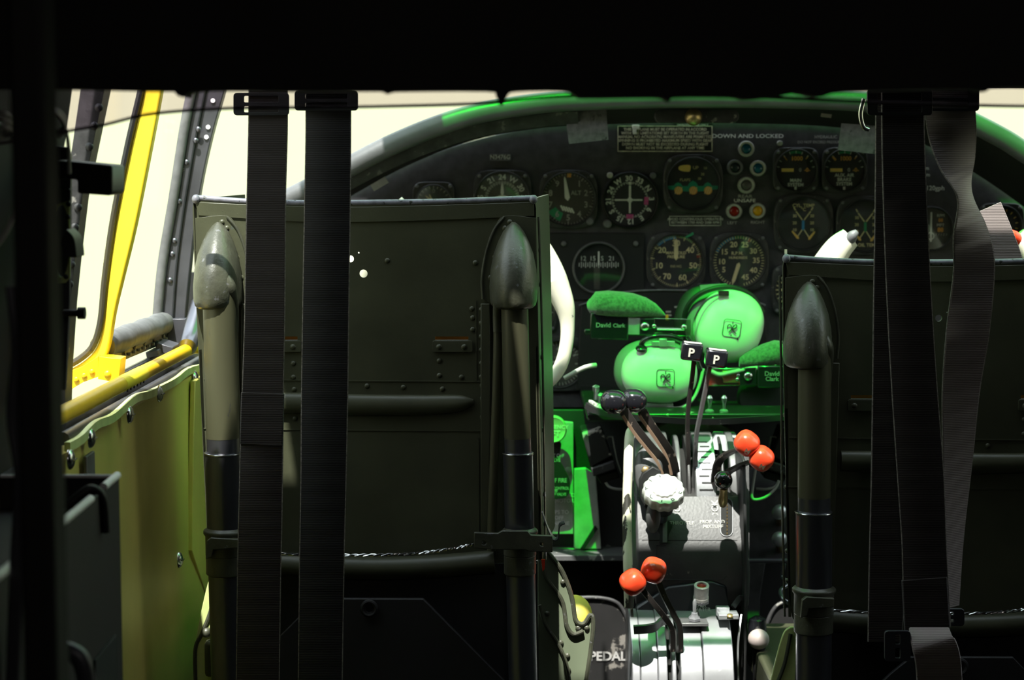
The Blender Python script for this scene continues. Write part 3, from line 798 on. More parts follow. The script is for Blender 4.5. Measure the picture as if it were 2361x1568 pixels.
    # twisted lock wire
    bm = bm_new()
    wp = catmull([W(x, y, YS - .008) for x, y in ((1112, 1250), (1060, 1262), (980, 1274), (880, 1280), (760, 1280), (640, 1277), (520, 1270))], 14)
    for ph in (0, PI):
        tube(bm, [p + Vector((0, .0011 * math.cos(i * 1.3 + ph), .0011 * math.sin(i * 1.3 + ph))) for i, p in enumerate(wp)], .0010, 6, smooth=False)
    obj('lock_wire', bm, 'chrome', t)
    # seat bucket side wings
    for sgn in (1, -1):
        bm = bm_new()
        if sgn > 0:
            o1 = sm2([(1246, 1275), (1262, 1272), (1290, 1310), (1308, 1350), (1318, 1385), (1326, 1430), (1346, 1440), (1362, 1420), (1368, 1440), (1364, 1500), (1352, 1580)], 5) + [(1352, 1700), (1240, 1700), (1240, 1290)]
        else:
            o1 = sm2([(500, 1315), (484, 1330), (468, 1390), (456, 1450), (450, 1500), (452, 1580)], 5) + [(452, 1700), (560, 1700), (560, 1315)]
        Yw = YS + .10 if sgn > 0 else YS + .045
        plate(bm, o1, Yw, .004); obj('seat_wing', bm, 'wing' if sgn > 0 else 'wallrim', t, .001)
        bm = bm_new()
        if sgn > 0:
            pts = ((1252, 1300), (1262, 1335), (1296, 1385), (1306, 1440), (1322, 1462), (1345, 1455))
            tube(bm, [W(x, y, Yw - .003) for x, y in pts], .0024, 8)
            tube(bm, [W(x, y, Yw - .001) for x, y in ((1262, 1272), (1292, 1310), (1310, 1350), (1320, 1385), (1328, 1430), (1346, 1438), (1362, 1418), (1368, 1440), (1362, 1500), (1350, 1580))], .0026, 8)
            tube(bm, [W(x, y, Yw - .003) for x, y in ((1244, 1395), (1258, 1440), (1290, 1490), (1308, 1540), (1316, 1600))], .0022, 8)
            for x, y in ((1298, 1342), (1333, 1448), (1353, 1448), (1262, 1415), (1293, 1482), (1308, 1512), (1310, 1545)): dome(bm, W(x, y, Yw - .001), (0, -1, 0), .0032, .002, 10, 3)
        else:
            tube(bm, [W(x, y, Yw - .001) for x, y in ((500, 1330), (488, 1400), (466, 1460), (450, 1500), (452, 1600))], .0022, 8)
            dome(bm, W(476, 1458, Yw), (0, -1, 0), .006, .006, 14)
        obj('wing_beading', bm, 'olivecast', t)
    # bucket pan and support in front
    bm = bm_new(); a = W(470, 1480, YS + .03); b = W(1240, 1480, YS + .03)
    box2(bm, (a.x, YS + .03, a.z - .04), (b.x, YS + .38, a.z)); obj('seat_pan', bm, 'olive', t, .004)
    bm = bm_new(); c = (a + b) / 2; box2(bm, (c.x - .12, YS + .08, FZ), (c.x + .12, YS + .30, a.z - .04)); obj('seat_support', bm, 'olive', t, .004)
    # black sheet added as shade under the seat, then armour plate behind
    bm = bm_new(); plate(bm, [(500, 1300), (1238, 1300), (1244, 1750), (500, 1750)], YS + .020, .006); obj('lower_skirt', bm, 'black', t)  # lower_skirt is the added black shade sheet
    bm = bm_new()
    holed(bm, PL([(560, 1560), (650, 1462), (692, 1420), (740, 1380), (976, 1381), (1165, 1572), (1165, 1750), (560, 1750)], YS - .02), [PL(circ(851, 1403, 9, 14), YS - .02)], (0, .006, 0))
    obj('armour_plate', bm, 'armor', t, .001)
    bm = bm_new(); ringp = [W(x, y, YS - .023) for x, y in circ(851, 1403, 16, 20)]; tube(bm, ringp + [ringp[0]], .0022, 8, smooth=False); obj('grommet', bm, 'armor', t)
    bm = bm_new(); p = W(1258, 1190, YS + .01)
    strip(bm, [W(1250, 1180, YS), W(1262, 1215, YS), W(1276, 1240, YS - .004), W(1287, 1238, YS - .006), W(1290, 1212, YS - .006), W(1302, 1204, YS - .006)], .010, .0012, (0, 1, .2)); obj('spring_clip', bm, 'steel', t)
    return t
seat = build_seat('olive armoured pilot seat, whole back visible, behind two left straps')
shift = Vector(((1812 - 444) * sS, 0, -(138) * sS))
nest(seat)
seat2 = copy_tree(seat, shift, 'lower olive armoured pilot seat cut off by the right edge of the photo')
for sobj in (seat, seat2): pass
bm = bm_new(); plate(bm, [(1248, 1290), (1257, 1290), (1256, 1312), (1251, 1318)], YS + .012, .002)
tag(obj('red_tag', bm, 'red'), 'tiny red tag on the inner edge of the left seat', 'tag')
# yellow cushion edge just showing beyond the seat wing
bm = bm_new(); ellipsoid(bm, W(1326, 1420, 2.28), .020, .03, .024, seg=20, k=14)
tag(obj('yellow_ball', bm, paint('yellow_rubber', (.85, .66, .12), .5)), 'yellow rounded end showing just past the left seat wing', 'ball')

# ============================================================ SHOULDER STRAPS
YST = 1.985
def harness(label, paths, ww, mat, Y=YST, dz=0, cat='strap', group='shoulder harness straps', sleeve=None, buck=None, top=None):
    t = thing('shoulder_strap', label, cat, W(paths[-1][0], paths[-1][1], Y), group)
    s = S(Y)
    pts = [W(p[0], p[1], Y + (p[2] if len(p) > 2 else 0)) for p in paths]
    wd = [Vector((math.cos(p[3]), math.sin(p[3]), 0)) if len(p) > 3 else Vector((1, 0, 0)) for p in paths]
    wv = [a * s for a in ww]
    bm = bm_new(); strip(bm, pts, wv, .0022, wd, 7); obj('webbing', bm, mat, t)
    # pale stitched edges
    P = catmull(pts, 10); D = catmull(wd, 10); Wv = [a.x for a in catmull([Vector((a, 0, 0)) for a in wv], 10)]
    for sg in (-1, 1):
        bm = bm_new()
        line = []
        for i in range(len(P)):
            tt = (P[min(len(P) - 1, i + 1)] - P[max(0, i - 1)]).normalized(); a = (D[i] - tt * D[i].dot(tt)).normalized()
            line.append(P[i] + a * sg * (Wv[i] / 2 - .0002))
        tube(bm, line, .0009, 6, smooth=False); obj('stitched_edge', bm, 'stitch', t)
    if sleeve:
        bm = bm_new(); strip(bm, [W(x, y, Y - .0005) for x, y in sleeve[0]], sleeve[1] * s, .0045, (1, 0, 0), smooth=False); obj('sleeve', bm, mat, t, .0006)
    return t
LA = harness('left shoulder strap of the left seat, brownish webbing with stitched sleeve', [(618, 150), (618, 290), (614, 450), (612, 600), (610, 750), (606, 900), (603, 1050), (600, 1200), (597, 1350), (594, 1600)],
        [86, 88, 88, 90, 92, 94, 98, 100, 100, 100], 'web', sleeve=([(606, 906), (603, 1026)], 100))
LB = harness('black shoulder strap hanging straight down the middle of the left seat back', [(757, 150), (757, 300), (755, 470), (752, 650), (750, 800), (748, 950), (746, 1100), (742, 1300), (738, 1600)],
        [102, 102, 104, 105, 106, 106, 104, 103, 102], 'webblack', Y=YST - .02)
RA = harness('rear right seat strap, narrow dark webbing seen behind the wide one', [(2072, 150), (2070, 300), (2066, 500), (2062, 700), (2058, 900), (2052, 1100), (2046, 1300), (2040, 1480)],
        [104, 100, 96, 95, 92, 86, 84, 78], 'web', Y=YST + .01)
RB = harness('wide dark strap down the right seat back ending in a thick sleeve', [(2082, 150), (2082, 300), (2086, 450), (2092, 600), (2100, 760), (2110, 920), (2122, 1090), (2130, 1240), (2134, 1340), (2140, 1450)],
        [96, 96, 98, 100, 102, 104, 106, 102, 104, 104], 'web', Y=YST - .02, sleeve=([(2131, 1334), (2138, 1458)], 106))
RC = harness('grey brown strap twisted half way, hanging at the right of the right seat', [(2190, 150, 0, 0.), (2192, 270, 0, 0.), (2206, 370, 0, .55), (2224, 450, 0, 1.05), (2238, 540, 0, .55), (2246, 620, 0, .1), (2232, 760, 0, 0.), (2216, 900, 0, 0.2), (2208, 1060, 0, .4), (2196, 1240, 0, .6), (2192, 1400, 0, .7)],
        [110, 112, 116, 112, 108, 96, 98, 92, 82, 74, 60], 'webgrey', Y=YST)
for o in RC.children:
    if o.name.startswith('webbing'): pass
bm = bm_new(); strip(bm, [W(2275, 480, 2.2), W(2300, 540, 2.2), W(2322, 600, 2.2), W(2350, 700, 2.2)], 70 * S(2.2), .0025, (1, 0, .1))
tag(obj('lap_strap', bm, 'webgrey'), 'pale webbing loop peeking over the top of the right seat', 'strap')
bm = bm_new(); strip(bm, [W(2142, 1450, 1.955), W(2150, 1480, 1.94), W(2162, 1520, 1.94), W(2168, 1600, 1.95)], [44 * .002 * .0 + .040, .043, .045, .045], .004, (1, 0, 0))
tag(obj('strap_tail', bm, 'webgrey'), 'loose mauve strap tail below the sleeve of the wide right strap', 'strap')
# buckles on the straps
def ladder_buckle(x, y, w, h, Y, label, mat='black'):
    if w < 80: w += 20
    s = S(Y); bm = bm_new()
    o = PL(rrect(x - w / 2, y - h / 2, x + w / 2, y + h / 2, 8), Y)
    holed(bm, o, [PL(rrect(x - w / 2 + 24, y - h / 2 + 7, x + w / 2 - 24, y - 4, 3), Y), PL(rrect(x - w / 2 + 24, y + 4, x + w / 2 - 24, y + h / 2 - 7, 3), Y)], (0, .004, 0))
    return tag(obj('strap_buckle', bm, mat, None, .0008), label, 'buckle', 'buckles of the shoulder straps')
ladder_buckle(602, 240, 128, 52, YST - .004, 'black buckle at the top of the brownish left strap')
ladder_buckle(752, 232, 146, 46, YST - .026, 'black buckle at the top of the black middle strap')
ladder_buckle(2075, 236, 150, 60, YST - .026, 'black buckle at the top of the wide dark right strap')
ladder_buckle(2190, 228, 136, 56, YST - .006, 'black buckle at the top of the twisted right strap')
ladder_buckle(2184, 1424, 60, 40, YST - .012, 'dull buckle at the foot of the twisted right strap', 'steel')
ladder_buckle(2070, 1490, 40, 70, 1.94, 'small dark buckle at the foot of the narrow right strap', 'steel')
bm = bm_new(); tube(bm, [W(1992, 228, 2.0), W(1984, 262, 2.0), W(1990, 292, 2.0), W(2003, 300, 2.0)], .0022, 10); 
tag(obj('strap_hook', bm, 'chrome'), 'bright curved metal hook left of the right strap buckle', 'hook')
bm = bm_new(); tube(bm, [W(380, 190, 1.99), W(3650, 190, 1.99)], .006, 14, smooth=False)
tag(obj('harness_bar', bm, 'black'), 'black overhead bar carrying the shoulder straps under the header', 'bar')
# ============================================================ GLARESHIELD AND PANEL
YG, YI = 2.60, 2.86
rim = [(560, 522), (660, 462), (740, 421), (820, 376), (900, 335), (1000, 293), (1100, 262), (1200, 244), (1300, 233), (1450, 227), (1620, 224), (1800, 226), (1950, 231), (2080, 244), (2200, 266), (2300, 312), (2361, 350), (2440, 402), (2560, 490)]
t = thing('glareshield', 'black arched glareshield hood over the instrument panel, top edge catching green light', 'glareshield', W(1600, 240, YG))
bm = bm_new(); rp = PL(rim, YG)
tube(bm, rp, .0135, 24, n=8, sx=1.0); obj('padded_rim', bm, paint('rim_vinyl', (.105, .105, .11), .34, var=.15, bump=.15, bscale=200), t)
bm = bm_new(); rc = catmull(rp, 4); back = []
n = len(rc)
ctr = W(1600, 700, YG)
rs0 = [p + Vector((0, .004, -.004)) for p in rc]
rs1 = [Vector((ctr.x + (p.x - ctr.x) * .985, YI - .01, p.z - .030)) for p in rc]
rs2 = [p + Vector((0, 0, .004)) for p in rs1]; rs3 = [p + Vector((0, 0, .006)) for p in rs0]
for i in range(n - 1):
    pass
grid = [[rs0[i], rs1[i], rs2[i], rs3[i]] for i in range(n)]
rings(bm, grid); obj('hood_sheet', bm, 'shell', t)
# inner lining panels (scuffed) under the hood
bm = bm_new()
for (x0, x1) in ((3, 14), (15, 26)):
    pass
lin = [[p + Vector((0, .012, -.014)) for p in rc[4:34]], [p + Vector((0, .020, -.030)) for p in rc[4:34]]]
g = [[a, b, b + Vector((0, .002, -.001)), a + Vector((0, .002, .001))] for a, b in zip(*lin)]
rings(bm, g); obj('scuffed_lining', bm, paint('scuffed_lining', (.035, .035, .035), .7, var=.6, vscale=50, chip=(.12, .12, .11), chip_amt=.60, chip_scale=50), t)
bm = bm_new(); strip(bm, [W(858, 434, 2.70), W(892, 414, 2.70)], .010, .003, (0, 0, 1)); obj('pale_clip', bm, 'alu', t)
bm = bm_new(); strip(bm, [W(1893, 265, 2.70), W(1917, 268, 2.70)], .005, .003, (0, 0, 1)); box(bm, W(1462, 250, 2.72), (.008, .004, .008)); obj('bright_clip', bm, 'mauve', t)
for nm, pts, lab in (('tape_patch', [(1302, 256), (1398, 252), (1403, 322), (1312, 332)], 'grey tape patch hanging from the glareshield, left of the long placard'),
                     ('tape_patch', [(1940, 284), (2020, 290), (2024, 356), (1932, 346)], 'grey tape patch hanging from the glareshield, beside the right straps')):
    bm = bm_new(); plate(bm, pts, 2.62, .001); tag(obj(nm, bm, 'tape'), lab, 'tape', 'tape patches on the glareshield')
bm = bm_new(); strip(bm, sm2 and [W(1436, 250, 2.79), W(1440, 262, 2.79), W(1425, 272, 2.79)], .002, .002, (0, 0, 1)); tag(obj('tape_edge', bm, 'brass'), 'small tan curl beside the left tape patch', 'tape')

bm = bm_new()
arch = [(560, 640), (700, 520), (820, 440), (920, 388), (1040, 340), (1160, 308), (1300, 286), (1450, 276), (1600, 272), (1760, 275), (1900, 284), (2050, 304), (2200, 348), (2320, 410), (2460, 500), (2600, 620)]
plate(bm, sm2(arch, 5) + [(2600, 940), (560, 940)], YI, .006)
ip = thing('instrument_panel', 'black crackle painted instrument panel under the glareshield', 'instrument panel', W(1580, 940, YI)); obj('board', bm, 'panel', ip, .001)
# raised sub panels
def subpanel(pts, lab, mat='panel', dy=.004):
    bm = bm_new(); plate(bm, pts, YI - dy, dy); return obj('raised_plate', bm, mat, ip, .0008)
subpanel(rrect(1256, 537, 1486, 692, 4), 'flat black plate around the horizontal card compass', 'black')

sI = S(YI, 500)
def GP(cx, cy, x, y, d): c = W(cx, cy, YI); return Vector((c.x + x * sI, YI - d, c.z + y * sI))

def gauge(label, cx, cy, r, kind='square', hs=None, face='dial', screws=4, cat='gauge', ringmat=None):
    t = thing('instrument_gauge', label, cat, W(cx, cy, YI), 'panel instruments')
    hs = hs or r * 1.1
    N = 48
    def outer(a, k=1.):
        ca, sa = math.cos(a), math.sin(a)
        if kind == 'round': return (hs * k * ca, hs * k * sa)
        e = 5.0 if kind == 'square' else 3.6
        d = (abs(ca) ** e + abs(sa) ** e) ** (1 / e); return (hs * k * ca / d, hs * k * sa / d)
    ang = [2 * PI * i / N for i in range(N)]
    bm = bm_new()
    rs = [[GP(cx, cy, *outer(a), .0005) for a in ang], [GP(cx, cy, *outer(a), .007) for a in ang], [GP(cx, cy, *outer(a, .97), .008) for a in ang],
          [GP(cx, cy, (r + 3) * math.cos(a), (r + 3) * math.sin(a), .008) for a in ang], [GP(cx, cy, (r + 1) * math.cos(a), (r + 1) * math.sin(a), .0105) for a in ang],
          [GP(cx, cy, r * math.cos(a), r * math.sin(a), .0102) for a in ang], [GP(cx, cy, r * .97 * math.cos(a), r * .97 * math.sin(a), .0035) for a in ang]]
    rings(bm, rs, cap=False); obj('bezel', bm, ringmat or 'bezel', t)
    bm = bm_new(); lathe(bm, [(r * .98 * sI, 0), (r * .98 * sI, .0008)], GP(cx, cy, 0, 0, .0028), (0, -1, 0), 40); obj('dial_face', bm, face, t)
    if screws:
        for k in range(4):
            a = PI / 4 + k * PI / 2; q = hs * (1.12 if kind != 'round' else .9)
            if kind == 'round': continue
            bm = bm_new(); p = GP(cx, cy, q * math.cos(a), q * math.sin(a), .008); dome(bm, p, (0, -1, 0), 4.2 * sI, .0012, 10, 3); obj('screw', bm, 'ringdark', t)
    bm = bm_new(); lathe(bm, [(r * .985 * sI, 0), (r * .985 * sI, .0006)], GP(cx, cy, 0, 0, .0080), (0, -1, 0), 40); obj('cover_glass', bm, 'dglass', t)
    return t
D0 = .0040
def tick(bm, cx, cy, a, r0, r1, w, th=.0003, d=D0):
    """a: clock angle in degrees from the top"""
    a = math.radians(a); dx, dy = math.sin(a), math.cos(a); nx, ny = dy, -dx
    lo = [GP(cx, cy, dx * rr + nx * ww, dy * rr + ny * ww, d) for rr, ww in ((r0, -w / 2), (r1, -w / 2), (r1, w / 2), (r0, w / 2))]
    prism(bm, lo, (0, th, 0))
def ticks(bm, cx, cy, angs, r0, r1, w):
    for a in angs: tick(bm, cx, cy, a, r0, r1, w)
def num(bm, cx, cy, s, a, rr, size, upright=True, bold=.012):
    A = math.radians(a); o = GP(cx, cy, rr * math.sin(A), rr * math.cos(A), D0)
    if upright: text(bm, s, o, size * sI, bold=bold)
    else: text(bm, s, o, size * sI, (math.cos(A), 0, -math.sin(A)), (math.sin(A), 0, math.cos(A)), bold=bold)
def txt(bm, cx, cy, s, x, y, size, bold=.0, sx=1.): text(bm, s, GP(cx, cy, x, y, D0), size * sI, bold=bold, sx=sx)
def arc(bm, cx, cy, a0, a1, r0, r1, n=14, d=D0 - .0002):
    loop = []
    for i in range(n + 1):
        a = math.radians(a0 + (a1 - a0) * i / n); loop.append(GP(cx, cy, r1 * math.sin(a), r1 * math.cos(a), d))
    for i in range(n, -1, -1):
        a = math.radians(a0 + (a1 - a0) * i / n); loop.append(GP(cx, cy, r0 * math.sin(a), r0 * math.cos(a), d))
    prism(bm, loop, (0, .0002, 0))
def needle(bm, cx, cy, x0, y0, a, ln, w0, w1, tip=0.15, d=.0055):
    A = math.radians(a); dx, dy = math.sin(A), math.cos(A); nx, ny = dy, -dx
    P = [(-ln * .0, -w0 / 2), (ln * (1 - tip), -w1 / 2), (ln, 0), (ln * (1 - tip), w1 / 2), (0, w0 / 2), (-w0 * .6, 0)]
    prism(bm, [GP(cx, cy, x0 + dx * u + nx * v, y0 + dy * u + ny * v, d) for u, v in P], (0, .0006, 0))

# --- small twin needle gauge, far left
x, y = 1000, 467; g = gauge('small gauge with two crossed cream needles, just above left seat top edge', x, y, 40, 'square', 48)
bm = bm_new(); ticks(bm, x, y, range(-150, 151, 15), 32, 38, 1.6); txt(bm, x, y, '0', 0, 26, 10); obj('dial_markings', bm, 'inkdim', g)
bm = bm_new(); needle(bm, x, y, 4, -2, -52, 30, 5, 3); needle(bm, x, y, 0, -2, -25, 24, 5, 3); obj('pointer', bm, 'lume', g)
# --- directional gyro
x, y = 1158, 458; g = gauge('compass rose gauge with white aeroplane figure, half hidden by left seat top', x, y, 62, 'square', 66, 'dialgrey')
bm = bm_new()
for k, s in enumerate(('24', 'W', '30', '33', 'N', '3', '6', 'E', '12', '15', 'S', '21')): num(bm, x, y, s, k * 30, 49, 13, False, .03)
ticks(bm, x, y, range(0, 360, 5), 35, 40, 1.2); ticks(bm, x, y, range(0, 360, 10), 33, 41, 1.8)
obj('dial_markings', bm, 'ink', g)
bm = bm_new(); needle(bm, x, y, 0, 12, 0, 26, 8, 5); tick(bm, x, y, 0, -24, 20, 4, .0006); 
prism(bm, [GP(x, y, a, b, .0052) for a, b in ((-22, 2), (-4, 8), (4, 8), (22, 2), (22, -2), (-22, -2))], (0, .0005, 0)); obj('aeroplane_pointer', bm, 'ink', g)
# --- altimeter
x, y = 1310, 459; g = gauge('altimeter with long white needle pointing up and ALT lettering', x, y, 61, 'oct', 67, 'dialgrey')
bm = bm_new(); ticks(bm, x, y, range(0, 360, 36), 51, 60, 2); 
for k in range(50): tick(bm, x, y, k * 7.2, 55, 60, 1.2)
for k in range(1, 10): num(bm, x, y, str(k), k * 36, 43, 14, True, .02)
txt(bm, x, y, 'ALT', 18, 14, 10, .03); obj('dial_markings', bm, 'inkdim', g)
bm = bm_new(); needle(bm, x, y, -2, 3, -8, 50, 12, 4.5, .12); obj('pointer', bm, 'ink', g)
bm = bm_new(); 
for k in range(5): 
    prism(bm, [GP(x, y, -14 + 6 * k + a, -20 - 1.5 * k + b, .0046) for a, b in ((-5, 5), (-1, 6), (5, -6), (1, -7))], (0, .0004, 0))
obj('hatched_sector', bm, 'ink', g)
bm = bm_new(); arc(bm, x, y, 200, 238, 34, 54); obj('green_arc', bm, 'greenink', g)
bm = bm_new(); tick(bm, x, y, 2, 50, 59, 9); obj('orange_mark', bm, 'orangeink', g)
# --- HSI
x, y = 1452, 461; g = gauge('round course compass with white cross and two magenta bugs', x, y, 62, 'round', 66, 'dial', ringmat='black')
bm = bm_new()
for k, s in enumerate(('30', '33', 'N', '3', '6', 'E', '12', '15', 'S', '21', '24', 'W')): num(bm, x, y, s, k * 30 - 3, 49, 12.5, False, .035)
ticks(bm, x, y, range(0, 360, 10), 37, 42, 1.8); ticks(bm, x, y, range(5, 360, 10), 39, 42, 1.2)
obj('dial_markings', bm, 'ink', g)
bm = bm_new(); tick(bm, x, y, 0, 3, 33, 5, .0006); tick(bm, x, y, 180, 3, 30, 4.5, .0006); tick(bm, x, y, 90, 4, 29, 4, .0006); tick(bm, x, y, 270, 4, 35, 4, .0006)
dome(bm, GP(x, y, 0, 0, .0042), (0, -1, 0), 6 * sI, .0012, 14); dome(bm, GP(x, y, 0, 38, .0042), (0, -1, 0), 4 * sI, .001, 12); obj('course_cross', bm, 'ink', g)
for a in (93, 180):
    bm = bm_new(); tick(bm, x, y, a, 33, 43, 17 if a == 180 else 18, .0006); obj('heading_bug', bm, 'magenta', g)
# --- wheels and flaps
x, y = 1597, 424; g = gauge('wheels and flaps indicator with green wing outline and three orange wheels', x, y, 60, 'oct', 68)
bm = bm_new()
wing = [(-58, -4), (-58, -12), (-20, -17), (0, -18), (20, -17), (58, -12), (58, -4), (44, -4), (40, 1), (34, 4), (28, 1), (24, -5), (12, -5), (8, 3), (0, 8), (-8, 3), (-12, -5), (-24, -5), (-28, 1), (-34, 4), (-40, 1), (-44, -4)]
prism(bm, [GP(x, y, a, b, .0042) for a, b in wing], (0, .0006, 0)); obj('wing_outline', bm, 'tealink', g)
for k in (-33, 1, 35):
    bm = bm_new(); holes = []
    prism(bm, [GP(x, y, k + a, -15 + b, .0050) for a, b in circ(0, 0, 9.5, 14, 9.5)], (0, .0006, 0))
    obj('wheel_mark', bm, 'orangeink', g)
    bm = bm_new()
    for q in (-5, 0, 5): prism(bm, [GP(x, y, k + q + a, -15 + b, .0054) for a, b in ((-4, -8), (-2.5, -8), (4, 8), (2.5, 8))], (0, .0004, 0))
    obj('wheel_hatching', bm, 'lume', g)
bm = bm_new(); prism(bm, [GP(x, y, -20 + a, 36 + b, .0045) for a, b in sm2([(-14, 0), (-8, 6), (13, 7), (13, -6), (6, -8), (-8, -6)], 3, True)], (0, .0005, 0)); obj('flap_pointer', bm, 'yellowink', g)
bm = bm_new(); txt(bm, x, y, 'UP', 6, 37, 8); txt(bm, x, y, '10', 28, 36, 6); txt(bm, x, y, '20', 22, 22, 6); txt(bm, x, y, '30', 15, 12, 6); txt(bm, x, y, 'FLAPS', -18, 9, 7); obj('dial_markings', bm, 'lume', g)
# --- two small pressure gauges
for (x, y, lab, words, nd) in ((1834, 392, 'square pressure gauge lettered MAIN SYSTEM under the DOWN AND LOCKED text', ('MAIN', 'SYSTEM'), 0),
                           (1946, 392, 'square pressure gauge lettered BRAKE SYSTEM beside the right tape patch', ('AUX. AIR', 'BRAKE', 'SYSTEM'), 1)):
    g = gauge(lab, x, y, 47, 'square', 52)
    bm = bm_new(); ticks(bm, x, y, [a for a in range(-80, 81, 20)], 38, 44, 1.5); txt(bm, x, y, '0', 10, 0, 9); tick(bm, x, y, 180, 38, 47, 5)
    for k, s in enumerate(words): txt(bm, x, y, s, 0, (-24 if nd == 0 else -12) - 10 * k, 8, .02)
    obj('dial_markings', bm, 'ink', g)
    bm = bm_new(); tick(bm, x, y, 270, 5, 33, 8, .0006, .0052); obj('pointer', bm, 'yellowink', g)
    bm = bm_new(); txt(bm, x, y, '1000', 2, 26, 10, .03); txt(bm, x, y, '-0-', 26, 0, 9, .03); tick(bm, x, y, -42, 30, 42, 5 if nd else 2); tick(bm, x, y, 42, 34, 42, 2); obj('orange_markings', bm, 'orangeink', g)
    bm = bm_new(); arc(bm, x, y, -18, 18, 38, 44); obj('green_arc', bm, 'greenink', g)
# --- CYL TEMP and OIL TEMP
for (x, y, lab, w1, w2, mid) in ((1851, 516, 'twin needle cylinder temperature gauge with blue centre stripe', 'CYL. TEMP', '', 'blueink'),
                           (1994, 520, 'twin needle oil temperature gauge, half hidden by the right straps', '', 'OIL TEMP', 'greenink')):
    g = gauge(lab, x, y, 60, 'oct', 68)
    bm = bm_new()
    for sg in (-1, 1):
        for q, l in ((0, 30), (180, 30)):
            pass
        prism(bm, [GP(x, y, sg * a, b, D0) for a, b in ((1, 10), (16, 30), (18, 28), (3, 8))], (0, .0003, 0))
        prism(bm, [GP(x, y, sg * a, b, D0) for a, b in ((1, -14), (14, -34), (16, -32), (3, -12))], (0, .0003, 0))
        for k, s in enumerate(('30', '20', '10')): txt(bm, x, y, s, sg * 20, 18 - 16 * k, 7, .02)
    if w1: txt(bm, x, y, w1, 0, 42, 8, .02); txt(bm, x, y, '°C', 0, 33, 8, .02)
    if w2: txt(bm, x, y, w2, 6, -45, 8, .02)
    ticks(bm, x, y, (-30, 30), 36, 44, 3); obj('dial_markings', bm, 'lume', g)
    bm = bm_new(); tick(bm, x, y, 0, -14, 8, 6, .0005); obj('centre_stripe', bm, mid, g)
    bm = bm_new(); needle(bm, x, y, -12, -32, -42, 22, 6, 4); needle(bm, x, y, 14, -34, 38, 22, 6, 4); obj('pointer', bm, 'yellowink', g)
# --- gauge between the right straps
x, y = 2145, 527; g = gauge('grey gauge with thin white upright needle, seen between the right straps', x, y, 49, 'round', 52, 'dialgrey')
bm = bm_new(); txt(bm, x, y, 'RPM', 22, 30, 7); txt(bm, x, y, 'MPT', 22, 8, 7); 
for k in range(5): txt(bm, x, y, '/', 12 + 6 * k, -14, 6)
txt(bm, x, y, 'EGT', -22, 20, 8); ringp = [GP(x, y, -1 + 8 * math.cos(a * PI / 10), -17 + 8 * math.sin(a * PI / 10), .0045) for a in range(21)]; tube(bm, ringp, .0007, 6, smooth=False); obj('dial_markings', bm, 'ink', g)
bm = bm_new(); tick(bm, x, y, 0, -30, 38, 3.5, .0006, .0056); obj('pointer', bm, 'ink', g)
bm = bm_new(); txt(bm, x, y, '88', 22, -3, 10, .04); txt(bm, x, y, '88', 22, 19, 8, .02); box(bm, GP(x, y, -12, -4, .0042), (5 * sI, .0004, 12 * sI)); obj('orange_digits', bm, 'orangeink', g)
# --- far right
x, y = 2306, 520; g = gauge('dim gauge at the right edge beside the pale strap loop', x, y, 46, 'square', 52)
bm = bm_new(); ticks(bm, x, y, range(-120, 121, 20), 34, 40, 2); txt(bm, x, y, '5', -6, -10, 10); obj('dial_markings', bm, 'yellowink', g)
bm = bm_new(); needle(bm, x, y, -4, 2, 20, 30, 4, 2); obj('pointer', bm, 'yellowink', g)
# --- horizontal card compass
x, y = 1380, 617; g = gauge('card compass behind round window with white graduated strip', x, y, 57, 'round', 61, 'dial', ringmat='ringdark')
bm = bm_new()
for k in range(-9, 10): box(bm, GP(x, y, k * 5, 7, .0045), (1.5 * sI, .0005, (9 if k % 2 else 14) * sI))
for k, s in enumerate(('12', '15', 'S', '21')): txt(bm, x, y, s, -36 + 22 * k, 21, 11)
box(bm, GP(x, y, 0, 22, .006), (4 * sI, .0008, 32 * sI)); obj('card_markings', bm, 'ink', g)
bm = bm_new(); box(bm, GP(x, y, -4, -20, .0044), (14 * sI, .0006, 60 * sI)); obj('centre_post', bm, 'dialgrey', g)
for sx_ in (-83, 83):
    bm = bm_new(); dome(bm, GP(x, y, sx_ + 2, 56, .008), (0, -1, 0), 6 * sI, .002, 12); obj('screw', bm, 'ringdark', g)
# --- manifold pressure
x, y = 1558, 602; g = gauge('manifold pressure gauge, blue arc, cream needle pointing straight up', x, y, 61, 'oct', 68)
bm = bm_new()
for k, (s, a) in enumerate((('10', -105), ('20', -52), ('30', 0), ('40', 52), ('50', 105), ('60', 158), ('70', -150))): num(bm, x, y, s, a, 41, 14, True, .02)
for k in range(80): tick(bm, x, y, -128 + k * 256 / 79 if False else k * 4.5, 54, 59, 1.2)
ticks(bm, x, y, range(-135, 181, 26), 50, 60, 2.2)
txt(bm, x, y, 'MANIFOLD', 0, 19, 7, .02); txt(bm, x, y, 'PRESSURE', 0, 10, 7, .02); txt(bm, x, y, 'INS HG', 0, -12, 6); obj('dial_markings', bm, 'lume', g)
bm = bm_new(); arc(bm, x, y, -48, 0, 52, 59); obj('blue_arc', bm, 'blueink', g)
bm = bm_new(); arc(bm, x, y, 8, 40, 55, 60); prism(bm, [GP(x, y, a, b, .0108) for a, b in ((18, 56), (38, 68), (40, 62), (24, 54))], (0, .0005, 0)); obj('green_arc', bm, 'greenink', g)
bm = bm_new(); tick(bm, x, y, 78, 49, 58, 6); obj('red_mark', bm, 'redink', g)
bm = bm_new(); needle(bm, x, y, 0, 8, 0, 44, 10, 9, .12); obj('pointer', bm, 'lume', g)
